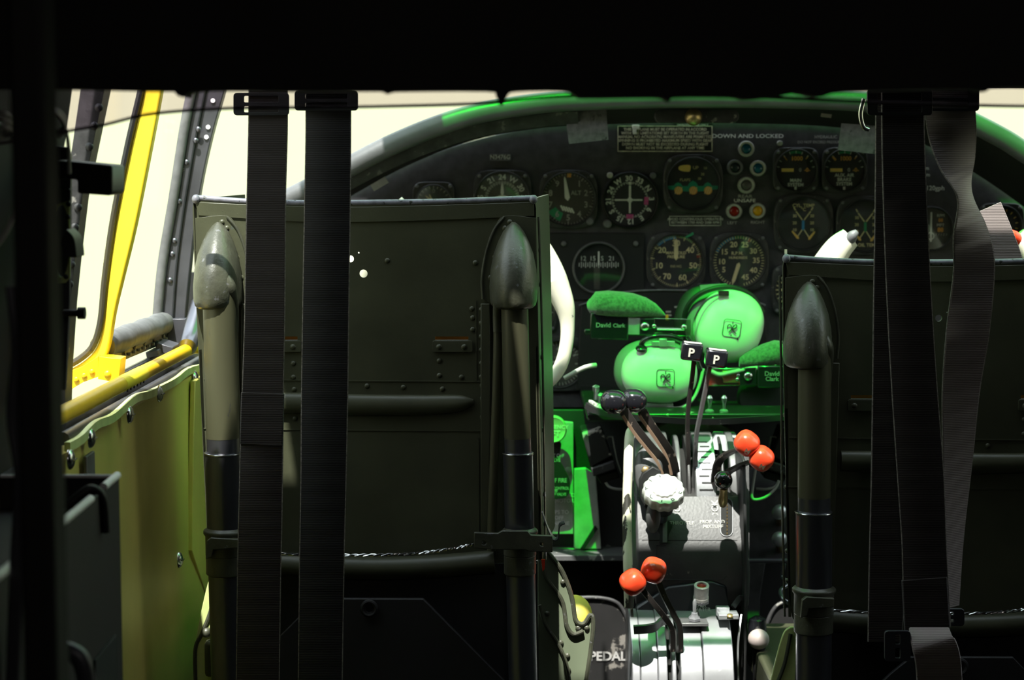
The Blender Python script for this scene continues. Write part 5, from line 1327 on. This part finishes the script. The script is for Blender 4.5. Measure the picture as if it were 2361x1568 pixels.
# right side knobs panel
bm = bm_new(); plate(bm, [(1720, 1125), (1900, 1125), (1900, 1292), (1720, 1292)], 2.70, .18); tag(obj('side_panel', bm, 'panel', None, .002), 'black panel carrying two silver pull knobs beside the right seat', 'panel')
for i, y in enumerate((1181, 1243)):
    g = thing('pull_knob', ['silver round pull knob beside the right seat, upper of the pair', 'silver round pull knob beside the right seat, lower of the pair'][i], 'knob', W(1797, y + 20, 2.68), 'silver pull knobs')
    bm = bm_new(); ellipsoid(bm, W(1797, y, 2.655), .0105, .0085, .0105, seg=24, k=16); obj('knob', bm, 'alu', g)
    bm = bm_new(); tube(bm, [W(1797, y + 2, 2.665), W(1798, y + 24, 2.70)], [.004, .005], 12, smooth=False); obj('stem', bm, 'brass', g)
bm = bm_new(); a, b = W(1720, 1293, 2.66), W(1900, 1293, 2.66); tube(bm, [a, b], .0035, 12); tag(obj('side_bar', bm, 'frame'), 'thin horizontal grey bar below the silver pull knobs', 'bar')
bm = bm_new(); plate(bm, [(1722, 1298), (1765, 1298), (1752, 1380), (1752, 1480), (1724, 1480)], 2.69, .006); tag(obj('side_gusset', bm, 'bezel', None, .001), 'dark worn gusset below the thin bar near the right seat', 'plate')
bm = bm_new(); tube(bm, [W(1808, 1300, 2.4), W(1804, 1330, 2.4), W(1818, 1345, 2.38), W(1800, 1362, 2.36), W(1806, 1382, 2.34), W(1822, 1392, 2.34)], .0026, 10); tag(obj('curled_cable', bm, 'steel'), 'curled grey cable left of the right seat clamp', 'cable')
for i, x in enumerate((1400,)):
    pass
# rudder pedals
for i, (pts, lab) in enumerate((([(1300, 1385), (1330, 1379), (1385, 1379), (1425, 1392), (1446, 1430), (1452, 1480), (1453, 1600), (1300, 1600)], 'black chipped rudder pedal plate lettered PEDAL beside the left seat wing'),
                                ([(1755, 1600), (1758, 1500), (1768, 1440), (1790, 1398), (1822, 1388), (1900, 1388), (1900, 1600)], 'dark rudder pedal plate behind the white ball knob, near the right seat'))):
    Yp_ = 2.62
    g = thing('rudder_pedal', lab, 'pedal', W(1380 if i == 0 else 1820, 1600, Yp_), 'rudder pedals')
    o = sm2(pts[:-2] if i == 0 else pts[:-2], 4) + pts[-2:]
    bm = bm_new(); plate(bm, o, Yp_, .006); obj('plate', bm, 'pedal', g, .001)
    bm = bm_new(); tube(bm, PL([p for p in (pts[:-1] if i == 0 else pts[:-1])], Yp_ - .001), .0028, 10); obj('rolled_edge', bm, 'bezel', g)
    if i == 0:
        bm = bm_new(); text(bm, 'PEDAL', W(1402, 1514, Yp_ - .0008), 22 * S(Yp_), bold=.03, sx=1.0); text(bm, 'A', W(1350, 1470, Yp_ - .0008), 22 * S(Yp_), bold=.03); obj('stencil_lettering', bm, 'inkdim', g)

# ============================================================ THROTTLE PEDESTAL
def sideprism(bm, prof, x0, x1):
    """prof: (Y, z) outline swept from world x0 to x1"""
    prism(bm, [Vector((x0, a, b)) for a, b in prof], (x1 - x0, 0, 0))
def X(px, Y=2.45): return W(px, 1100, Y).x
def Z(py, Y): return W(1500, py, Y).z
P = thing('throttle_pedestal', 'grey black throttle pedestal with slotted quadrant and lettering, centre of the cockpit', 'pedestal', (X(1590), 2.5, FZ))
body = [(2.44, Z(1145, 2.44)), (2.40, Z(1250, 2.40)), (2.385, Z(1330, 2.385)), (2.395, Z(1400, 2.395)), (2.54, Z(1400, 2.395)), (2.54, FZ), (2.64, FZ), (2.64, Z(1040, 2.6)), (2.52, Z(1090, 2.52))]
bm = bm_new(); sideprism(bm, body, X(1462), X(1718)); obj('body', bm, 'pedestal', P, .003)
bm = bm_new(); sideprism(bm, [(2.40, Z(1060, 2.40)), (2.36, Z(1330, 2.36)), (2.40, FZ), (2.66, FZ), (2.66, Z(1010, 2.6)), (2.5, Z(1010, 2.5))], X(1700), X(1708)); obj('side_cheek', bm, 'black', P, .002)
# curved quadrant ribs
qc = (2.525, Z(1142, 2.525)); qr = .082
def qarc(r, a0=200, a1=60, n=12):
    return [(qc[0] + r * math.cos(math.radians(a0 + (a1 - a0) * i / n)), qc[1] + r * math.sin(math.radians(a0 + (a1 - a0) * i / n))) for i in range(n + 1)]
def quadpiece(x0, x1, mat, name, r=qr, bev=.0015, a0=188):
    bm = bm_new(); a = qarc(r, a0); sideprism(bm, a + [(2.59, qc[1] - .03), (2.46, qc[1] - .03)], X(x0), X(x1)); return obj(name, bm, mat, P, bev)
quadpiece(1468, 1700, 'shell', 'quadrant_core', qr - .022, 0)
quadpiece(1466, 1545, 'quad', 'quadrant_cover'); quadpiece(1562, 1572, 'quad', 'quadrant_fin', qr - .004); quadpiece(1586, 1594, 'pedestal', 'quadrant_fin', qr - .004)
quadpiece(1603, 1652, 'quad', 'quadrant_cover'); quadpiece(1664, 1672, 'pedestal', 'quadrant_fin', qr - .004); quadpiece(1684, 1700, 'quad', 'quadrant_cover')
# white label plate on the quadrant
bm = bm_new(); a = qarc(qr + .0016, 178, 108, 8); b_ = qarc(qr, 178, 108, 8); sideprism(bm, a + list(reversed(b_)), X(1606), X(1650)); obj('label_plate', bm, 'alu', P)
bm = bm_new()
for k in range(9): 
    aa = qarc(qr + .0022, 166 - 6 * k, 164.8 - 6 * k, 1); bb = qarc(qr + .0016, 166 - 6 * k, 164.8 - 6 * k, 1); sideprism(bm, aa + list(reversed(bb)), X(1612 + (k % 2) * 6), X(1644 - (k % 3) * 4))
obj('label_lettering', bm, 'black', P)
# domed cover hiding the friction lock
bm = bm_new(); ellipsoid(bm, W(1495, 1086, 2.43), .018, .014, .034, Euler((-.3, .0, 0)).to_matrix(), 24, 16); obj('domed_cover', bm, 'quad', P)
bm = bm_new(); dome(bm, W(1489, 1085, 2.415), (0, -1, .2), .006, .003, 6); obj('hex_bolt', bm, 'brass', P)
# grooved back housing above the quadrant, seen under the shelf
bm = bm_new(); rs = []
for k in range(13):
    a = PI * k / 12; rs.append([Vector((X(1590, 2.62) + .062 * math.cos(a), 2.60, Z(1045, 2.6) + .050 * math.sin(a) ** .7)), Vector((X(1590, 2.62) + .060 * math.cos(a), 2.70, Z(1045, 2.6) + .048 * math.sin(a) ** .7))])
bm.free(); bm = bm_new(); lo = [Vector((X(1590, 2.62) + .066 * math.cos(PI * k / 12), 2.58, Z(1060, 2.58) + .056 * max(0, math.sin(PI * k / 12)) ** .7)) for k in range(13)]
prism(bm, lo, (0, .12, 0)); obj('rear_hood', bm, 'quad', P, .003)
bm = bm_new(); prism(bm, [W(1632, 1034, 2.50), W(1650, 1002, 2.52), W(1700, 1004, 2.52), W(1704, 1046, 2.50)], (0, .03, 0)); obj('pale_gusset', bm, 'alu', P, .001)
# slots and lettering on the front face
def FP(px, py):
    """point on the sloping front face seen at px, py"""
    seg = [(2.44, Z(1145, 2.44), 1145), (2.40, Z(1250, 2.40), 1250), (2.385, Z(1330, 2.385), 1330), (2.40, Z(1445, 2.40), 1445)]
    for (y0, z0, p0), (y1, z1, p1) in zip(seg, seg[1:]):
        if p0 <= py <= p1 or (py < p0 and p0 == 1145) or p1 == 1445:
            k = (py - p0) / (p1 - p0); return W(px, py, y0 + (y1 - y0) * k)
def fplate(bm, pts, th=.0012, d=.0006):
    prism(bm, [FP(*p) + Vector((0, -d, 0)) for p in pts], (0, th, 0))
bm = bm_new(); fplate(bm, rrect(1662, 1150, 1688, 1234, 12), .003, .001); obj('lock_slot', bm, 'shell', P)
bm = bm_new(); o = [FP(*p) + Vector((0, -.0014, 0)) for p in rrect(1661, 1149, 1689, 1236, 13)]; tube(bm, o + [o[0]], .0007, 6, smooth=False); obj('slot_edge', bm, 'ringdark', P)
bm = bm_new(); fplate(bm, [(1510, 1200), (1550, 1200), (1550, 1216), (1542, 1232), (1540, 1252), (1520, 1252), (1522, 1232), (1510, 1216)], .002, .001); obj('shaped_slot', bm, 'shell', P)
bm = bm_new(); fplate(bm, [(1528, 1202), (1538, 1202), (1538, 1250), (1528, 1250)], .002, .002); obj('slot_tongue', bm, 'quad', P)
bm = bm_new()
n_ = Vector((0, -.93, .36)); up = Vector((0, .36, .93))
for s_, x, y, z in (('THROTTLE', 1572, 1206, 8.5), ('PROP. AND', 1642, 1203, 8.5), ('MIXTURE', 1644, 1214, 8.5)):
    text(bm, s_, FP(x, y) + Vector((0, -.001, 0)), z * S(2.4), (1, 0, 0), up, bold=.01)
for s_, x, y in (('LOCK', 1649, 1180), ('LOCK', 1562, 1180)):
    text(bm, s_, FP(x, y) + Vector((0, -.001, 0)), 16 * S(2.4), up, (-1, 0, 0), bold=.01)
obj('lettering', bm, 'ring', P)
bm = bm_new(); 
for pts in ([(1480, 1245), (1700, 1246)], [(1513, 1258), (1513, 1325)], [(1513, 1257), (1535, 1257)], [(1520, 1336), (1668, 1336), (1675, 1328)]):
    tube(bm, [FP(*p) + Vector((0, -.0003, 0)) for p in pts], .0006, 6, smooth=False)
obj('panel_seam', bm, 'black', P)
# cream and black edge rod on the left
bm = bm_new(); tube(bm, [W(1474, 1002, 2.50), W(1462, 990, 2.47), W(1452, 1000, 2.44), W(1449, 1060, 2.41), W(1447, 1110, 2.40), W(1446, 1200, 2.38), W(1448, 1320, 2.36), W(1450, 1400, 2.36)], .0058, 16, n=8); 
bm.free()
er = thing('edge_rod', 'upright cream and black worn rod along the left side of the pedestal', 'rod', W(1450, 1400, 2.36))
bm = bm_new(); tube(bm, [W(1474, 1002, 2.50), W(1462, 990, 2.47), W(1452, 1002, 2.44), W(1449, 1050, 2.41), W(1448, 1092, 2.40)], .0058, 16, n=8); obj('cream_upper_end', bm, 'cream', er)
bm = bm_new(); tube(bm, [W(1448, 1088, 2.40), W(1446, 1150, 2.39), W(1446, 1230, 2.375), W(1448, 1320, 2.36), W(1450, 1400, 2.36)], .0057, 16, n=8); obj('worn_lower_rod', bm, 'creamworn', er)
# scalloped knob
K = thing('friction_knob', 'big white scalloped round knob on the pedestal', 'knob', W(1529, 1200, 2.37))
s = S(2.36); kd = Vector((0, -.62, .78))
kc = W(1529, 1146, 2.388)
bm = bm_new(); lathe(bm, [(46 * s, 0), (49 * s, .003), (49 * s, .012), (46 * s, .015), (30 * s, .0155), (28 * s, .018), (3 * s, .0185)], kc, kd, 84, flute=14, famp=.035); obj('knob', bm, paint('knob_white_metal', (.62, .62, .58), .32, metal=.25, var=.1), K)
bm = bm_new(); lathe(bm, [(26 * s, -.022), (30 * s, -.004), (30 * s, .0)], kc, kd, 28); obj('collar', bm, 'black', K)
bm = bm_new(); tube(bm, [kc - kd * .02, kc - kd * .04], .008, 14, smooth=False); obj('shaft', bm, 'steel', K)
bm = bm_new()
ru = Vector((1, 0, 0)); rv = kd.cross(ru) * -1
for k in range(7):
    a = math.radians(20 + 40 * k); o = kc + kd * .0158 + (ru * math.cos(a) + rv * math.sin(a)) * 36 * s
    text(bm, 'FRICTI1'[k], o, 14 * s, (ru * math.sin(a) - rv * math.cos(a)), (ru * math.cos(a) + rv * math.sin(a)), bold=.02)
obj('knob_lettering', bm, 'black', K)
bm = bm_new(); prism(bm, PL([(1474, 1110), (1482, 1092), (1505, 1076), (1524, 1086), (1526, 1104), (1520, 1190), (1492, 1180), (1476, 1150)], 2.405), (0, .02, 0))
tag(obj('black_cam_plate', bm, 'black', None, .001), 'black cam shaped plate behind the scalloped knob', 'plate')
bm = bm_new(); ellipsoid(bm, W(1506, 1192, 2.385), .009, .008, .020, seg=20, k=12); tag(obj('side_lever', bm, 'quad'), 'dull grey elongated lever tip under the scalloped knob', 'lever')

# levers
def lever(name, lab, cat, knob_fn, arm, w0, mat, grp, thk=.004):
    t = thing(name, lab, cat, arm[-1], grp)
    bm = bm_new(); strip(bm, arm, w0, thk, (0.25, .93, 0) if False else (.96, .28, 0), 7); obj('arm', bm, mat, t, .0004)
    knob_fn(t); return t
s4 = S(2.36)
def throttle_knob(cx, cy, Y):
    def fn(t):
        c = W(cx, cy, Y); ax = Vector((1, .15, .0)); r = 25 * S(Y)
        bm = bm_new(); ellipsoid(bm, c, 31 * S(Y), .017, 28 * S(Y), Euler((0, math.radians(6), 0)).to_matrix(), 40, 26, 2.3); obj('knob', bm, 'knobblack', t)
        bm = bm_new(); e = Euler((math.radians(32), math.radians(-14), 0)).to_matrix(); prism(bm, [c + Vector((0, -.0125, -.0088)) + e @ Vector((a * S(Y), 0, b * S(Y))) for a, b in rrect(-16, -8, 16, 8, 5)], (0, .004, .0)); obj('label_flat', bm, 'bezel', t)
        bm = bm_new(); text(bm, 'T', c + Vector((0, -.0128, -.0090)), 13 * S(Y), e @ Vector((1, 0, 0)), e @ Vector((0, 0, 1)), bold=.01); obj('knob_letter', bm, 'orangeink', t)
    return fn
lever('throttle_lever', 'glossy black throttle lever knob lettered T, left of the pair', 'lever', throttle_knob(1415, 927, 2.40),
      [W(1438, 948, 2.405), W(1466, 990, 2.41), W(1500, 1032, 2.42), W(1526, 1062, 2.43), W(1540, 1100, 2.45), W(1544, 1130, 2.47)], .0125, 'leverpaint', 'throttle levers')
lever('throttle_lever', 'glossy black throttle lever knob lettered T, right of the pair', 'lever', throttle_knob(1461, 924, 2.42),
      [W(1480, 948, 2.425), W(1502, 984, 2.43), W(1528, 1020, 2.44), W(1546, 1050, 2.45), W(1556, 1090, 2.46), W(1560, 1130, 2.48)], .0125, 'leverpaint', 'throttle levers')
for k, pts in enumerate(([(1436, 958), (1462, 998), (1492, 1036), (1516, 1066), (1530, 1100)], [(1474, 958), (1496, 990), (1518, 1022), (1538, 1056), (1548, 1094)])):
    lv = [o for o in C.objects if o.name.startswith('throttle_lever')][k]
    bm = bm_new(); strip(bm, [W(x, y, 2.402 + .004 * i + .02 * k) for i, (x, y) in enumerate(pts)], .0035, .004, (1, 0, 0), 6); obj('worn_edge', bm, 'leverside', lv)
def prop_knob(cx, cy, Y):
    def fn(t):
        c = W(cx, cy, Y); s = S(Y); e = Euler((math.radians(4), math.radians(6), 0)).to_matrix()
        bm = bm_new(); box(bm, c, (50 * s, .022, 42 * s), e); obj('knob', bm, 'knobblack', t, .0035)
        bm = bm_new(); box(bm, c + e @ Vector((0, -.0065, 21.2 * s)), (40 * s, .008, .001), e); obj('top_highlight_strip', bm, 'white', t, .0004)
        bm = bm_new(); text(bm, 'P', c + e @ Vector((-.001, -.0112, -.001)), 21 * s, e @ Vector((1, 0, 0)), e @ Vector((0, 0, 1)), bold=.02, th=.0006); obj('knob_letter', bm, 'cream', t)
    return fn
lever('propeller_lever', 'black square propeller lever knob lettered P, higher and left of the pair', 'lever', prop_knob(1594, 809, 2.44),
      [W(1600, 828, 2.445), W(1596, 870, 2.45), W(1588, 930, 2.455), W(1585, 990, 2.46), W(1587, 1060, 2.465), W(1588, 1130, 2.48)], .0052, 'leverpaint', 'propeller levers')
lever('propeller_lever', 'black square propeller lever knob lettered P, lower and right of the pair', 'lever', prop_knob(1651, 825, 2.42),
      [W(1636, 846, 2.425), W(1628, 890, 2.43), W(1616, 950, 2.435), W(1606, 1000, 2.44), W(1604, 1040, 2.445), W(1604, 1080, 2.46)], .0052, 'quad', 'propeller levers')
def mix_knob(cx, cy, Y, rx, rz, rot, letter=True, flat=True):
    def fn(t):
        c = W(cx, cy, Y); s = S(Y); e = Euler((math.radians(20), math.radians(rot), 0)).to_matrix()
        bm = bm_new(); ellipsoid(bm, c, rx * s, .015, rz * s, e, 36, 22, 2.6); obj('knob', bm, 'red', t)
        if letter:
            e2 = Euler((math.radians(30), math.radians(25), 0)).to_matrix()
            bm = bm_new(); text(bm, 'M', c + Vector((-.001, -.0142, -.0075)), 13 * s, e2 @ Vector((1, 0, 0)), e2 @ Vector((0, 0, 1)), bold=.02, th=.0008); obj('knob_letter', bm, 'cream', t)
    return fn
lever('mixture_lever', 'glossy red mixture knob lettered M, upper left of the pair', 'lever', mix_knob(1722, 1022, 2.36, 29, 27, 38),
      [W(1704, 1036, 2.38), W(1682, 1044, 2.40), W(1662, 1058, 2.42), W(1652, 1078, 2.43), W(1648, 1110, 2.45)], .011, 'leverpaint', 'mixture levers')
lever('mixture_lever', 'glossy red mixture knob lettered M, lower right of the pair', 'lever', mix_knob(1756, 1057, 2.36, 28, 27, 38),
      [W(1740, 1062, 2.38), W(1715, 1070, 2.40), W(1694, 1080, 2.42), W(1676, 1092, 2.43), W(1668, 1120, 2.45)], .011, 'leverpaint', 'mixture levers')
g = thing('lock_lever', 'black ball topped lock lever in the slot right of the scalloped knob', 'lever', W(1672, 1160, 2.40))
bm = bm_new(); ellipsoid(bm, W(1668, 1107, 2.35), .0109, .0109, .0109, seg=32, k=22); obj('ball', bm, 'knobblack', g)
bm = bm_new(); dome(bm, W(1668, 1119, 2.341), (0, -1, -.2), .0028, .001, 14); obj('screw', bm, 'alu', g)
bm = bm_new(); lathe(bm, [(.0050, 0), (.0046, .012), (.0056, .016), (.0058, .024), (.004, .03)], W(1669, 1124, 2.353), (0.02, .55, -.8), 18); obj('shaft', bm, 'brass', g)
bm = bm_new()
for y in range(1165, 1232, 8): box(bm, FP(1676, y) + Vector((0, -.0024, 0)), (.0016, .001, .0024))
obj('slot_teeth', bm, 'brass', P)

# ------------------------------------------------------------ lower pedestal
Q = thing('lower_pedestal', 'grey metal drum shaped lower pedestal with two slots at the bottom centre', 'pedestal', (X(1580, 2.35), 2.36, FZ))
dc = (2.40, Z(1560, 2.40)); dr = .112
def drum(x0, x1, mat, name, r=dr, a0=200, a1=108, bev=.0012):
    bm = bm_new(); pts = [(dc[0] + r * math.cos(math.radians(a0 + (a1 - a0) * i / 16)), dc[1] + r * .82 * math.sin(math.radians(a0 + (a1 - a0) * i / 16))) for i in range(17)]
    sideprism(bm, pts + [(2.388, pts[-1][1]), (2.388, FZ + .001), (dc[0] - r * .94, FZ + .001)], X(x0, 2.30), X(x1, 2.30)); return obj(name, bm, mat, Q, bev)
drum(1462, 1697, 'shell', 'drum_core', dr - .02)
drum(1460, 1479, 'drum', 'drum_segment', dr + .001); drum(1480, 1520, 'drum', 'drum_segment', dr); drum(1520.5, 1542, 'drum', 'drum_segment', dr + .0025); drum(1553, 1563, 'drum', 'drum_segment')
drum(1573, 1625, 'drum', 'drum_segment'); drum(1626, 1696, 'drum', 'drum_segment', dr + .003)
bm = bm_new(); strip(bm, [W(1461, 1452, 2.30), W(1490, 1450, 2.30), W(1510, 1446, 2.31), W(1524, 1434, 2.32), W(1540, 1428, 2.33)], .012, .003, (0, -.4, 1)); obj('curved_strip', bm, 'quad', Q)
bm = bm_new(); box(bm, W(1600, 1434, 2.34), (.032, .03, .004), (0, 0, 0)); obj('switch_plate', bm, 'quad', Q, .0006)
bm = bm_new(); box(bm, W(1678, 1418, 2.34), (.024, .024, .006)); box(bm, W(1666, 1408, 2.35), (.016, .012, .010)); obj('hinge_block', bm, 'alu', Q, .001)
bm = bm_new(); dome(bm, W(1683, 1420, 2.325), (0, -.5, 1), .004, .002, 12); obj('screw', bm, 'brass', Q)
bm = bm_new(); strip(bm, [W(1703, 1600, 2.34), W(1701, 1500, 2.34), W(1705, 1450, 2.34), W(1709, 1418, 2.35)], .002, .004, (1, 0, 0)); obj('white_edge', bm, 'alu', Q)
bm = bm_new(); strip(bm, [W(1720, 1010, 2.45), W(1722, 1200, 2.41), W(1719, 1360, 2.38), W(1704, 1380, 2.37), W(1690, 1400, 2.36)], .003, .006, (0, 1, 0)); tag(obj('cheek_edge', bm, 'bezel'), 'thin worn edge strip down the right side of the pedestal', 'strip')
bm = bm_new(); strip(bm, [W(1452, 1372, 2.37), W(1457, 1410, 2.36), W(1460, 1470, 2.35), W(1459, 1600, 2.35)], .003, .004, (1, 0, 0)); tag(obj('left_edge_strip', bm, 'creamworn'), 'thin chipped edge strip left of the lower drum', 'strip')
# curved upper deck with placard
bm = bm_new(); a, b = W(1462, 1420, 2.40), W(1700, 1420, 2.40)
prism(bm, [W(1640, 1450, 2.37), W(1466, 1450, 2.37), W(1466, 1400, 2.385), W(1540, 1352, 2.384), W(1640, 1340, 2.383), W(1676, 1352, 2.383), W(1680, 1400, 2.385), W(1690, 1450, 2.37)], (0, .012, 0))
dk = thing('lower_deck', 'dark rounded deck behind the red pilot light', 'panel', W(1590, 1450, 2.38)); obj('deck_sheet', bm, paint('deck_dark', (.012, .015, .018), .35, chip=(.2, .22, .2), chip_amt=.70, chip_scale=40), dk, .003)
g = thing('pilot_light', 'red pilot light in knurled metal barrel on the lower deck', 'indicator light', W(1617, 1380, 2.35))
ax = Vector((0, -.35, .94)); s = S(2.35)
bm = bm_new(); lathe(bm, [(18 * s, -.010), (18 * s, -.006), (17 * s, -.006), (17 * s, .006), (17.5 * s, .010), (12 * s, .0105), (11 * s, .008)], W(1617, 1366, 2.345), ax, 28); obj('barrel', bm, 'ring', g)
bm = bm_new(); dome(bm, W(1617, 1366, 2.345) + ax * .0078, ax, 12 * s, .002, 20); obj('lens', bm, 'lensred', g)
bm = bm_new(); lathe(bm, [(20 * s, -.013), (20 * s, -.009)], W(1617, 1366, 2.345), ax, 6); obj('hex_nut', bm, 'ringdark', g)
g = thing('toggle_switch', 'metal toggle switch in front of the red pilot light', 'switch', W(1601, 1430, 2.33))
bm = bm_new(); lathe(bm, [(.0075, 0), (.0075, .003), (.0045, .006), (.004, .009)], W(1601, 1430, 2.335), (0, -.1, 1), 6); obj('nut', bm, 'ringdark', g)
bm = bm_new(); lathe(bm, [(.0016, 0), (.0022, .014), (.0024, .020), (.001, .023)], W(1601, 1424, 2.335), (0, -.12, 1), 14); obj('lever', bm, 'alu', g)
bm = bm_new()
for s_, y in (('ADI', 1396), ('WATER', 1406), ('METER', 1415)): text(bm, s_, W(1618, y, 2.366), 9 * S(2.36), (1, 0, 0), (0, .3, .95), bold=.01)
obj('lettering', bm, 'ring', dk)
def crank(lab, cx, cy, Y, rx, rz, rot, arm):
    lever('trim_lever', lab, 'lever', mix_knob(cx, cy, Y, rx, rz, rot, letter=False), arm, .0065, 'leverpaint', 'red topped trim levers', thk=.007)
crank('red knob on long lever low on the pedestal, right and higher of the two', 1507, 1315, 2.28, 29, 28, 20, [W(1515, 1335, 2.285), W(1530, 1372, 2.29), W(1550, 1412, 2.295), W(1566, 1446, 2.30), W(1568, 1500, 2.31)])
crank('red knob on long lever low on the pedestal, left and lower of the two', 1459, 1342, 2.26, 29, 28, -40, [W(1478, 1356, 2.265), W(1504, 1388, 2.27), W(1530, 1420, 2.28), W(1548, 1450, 2.29), W(1550, 1500, 2.30)])
g = thing('ball_knob', 'mauve white ball knob under a black cap, right of the lower drum', 'knob', W(1749, 1520, 2.34))
bm = bm_new(); ellipsoid(bm, W(1749, 1474, 2.34), 25 * S(2.34), 25 * S(2.34), 24 * S(2.34), None, 32, 20); obj('ball', bm, 'mauve', g)
bm = bm_new(); lathe(bm, [(21 * S(2.34), 0), (22 * S(2.34), .008), (20 * S(2.34), .018), (8 * S(2.34), .022)], W(1746, 1462, 2.36), (0, 0, 1), 24); obj('cap', bm, 'knobblack', g)
bm = bm_new(); tube(bm, [W(1750, 1494, 2.345), W(1752, 1600, 2.36)], .008, 14, smooth=False); obj('stem', bm, 'black', g)
# dark floor box behind everything, below the panel
bm = bm_new(); a, b = W(1130, 1290, 2.9), W(1900, 1290, 2.9); box2(bm, (a.x, 2.88, FZ), (b.x, 2.90, a.z + .3)); struct('trim_5', bm, 'shell', label='dark bulkhead below the instrument panel')
# unseen dim fill light added behind the viewer
dl = bpy.data.lights.new('cabin_lamp', 'POINT'); dl.energy = 1.8; dl.shadow_soft_size = .12; dl.color = (1, .93, .86)  # cabin_lamp is the added unseen fill light
do = bpy.data.objects.new('cabin_lamp', dl); C.objects.link(do); do.location = (.25, .25, 1.62)

for o in [o for o in C.objects if o.type == 'EMPTY' and o.parent is None and not o.name.startswith('pilot_chair')]: nest(o)
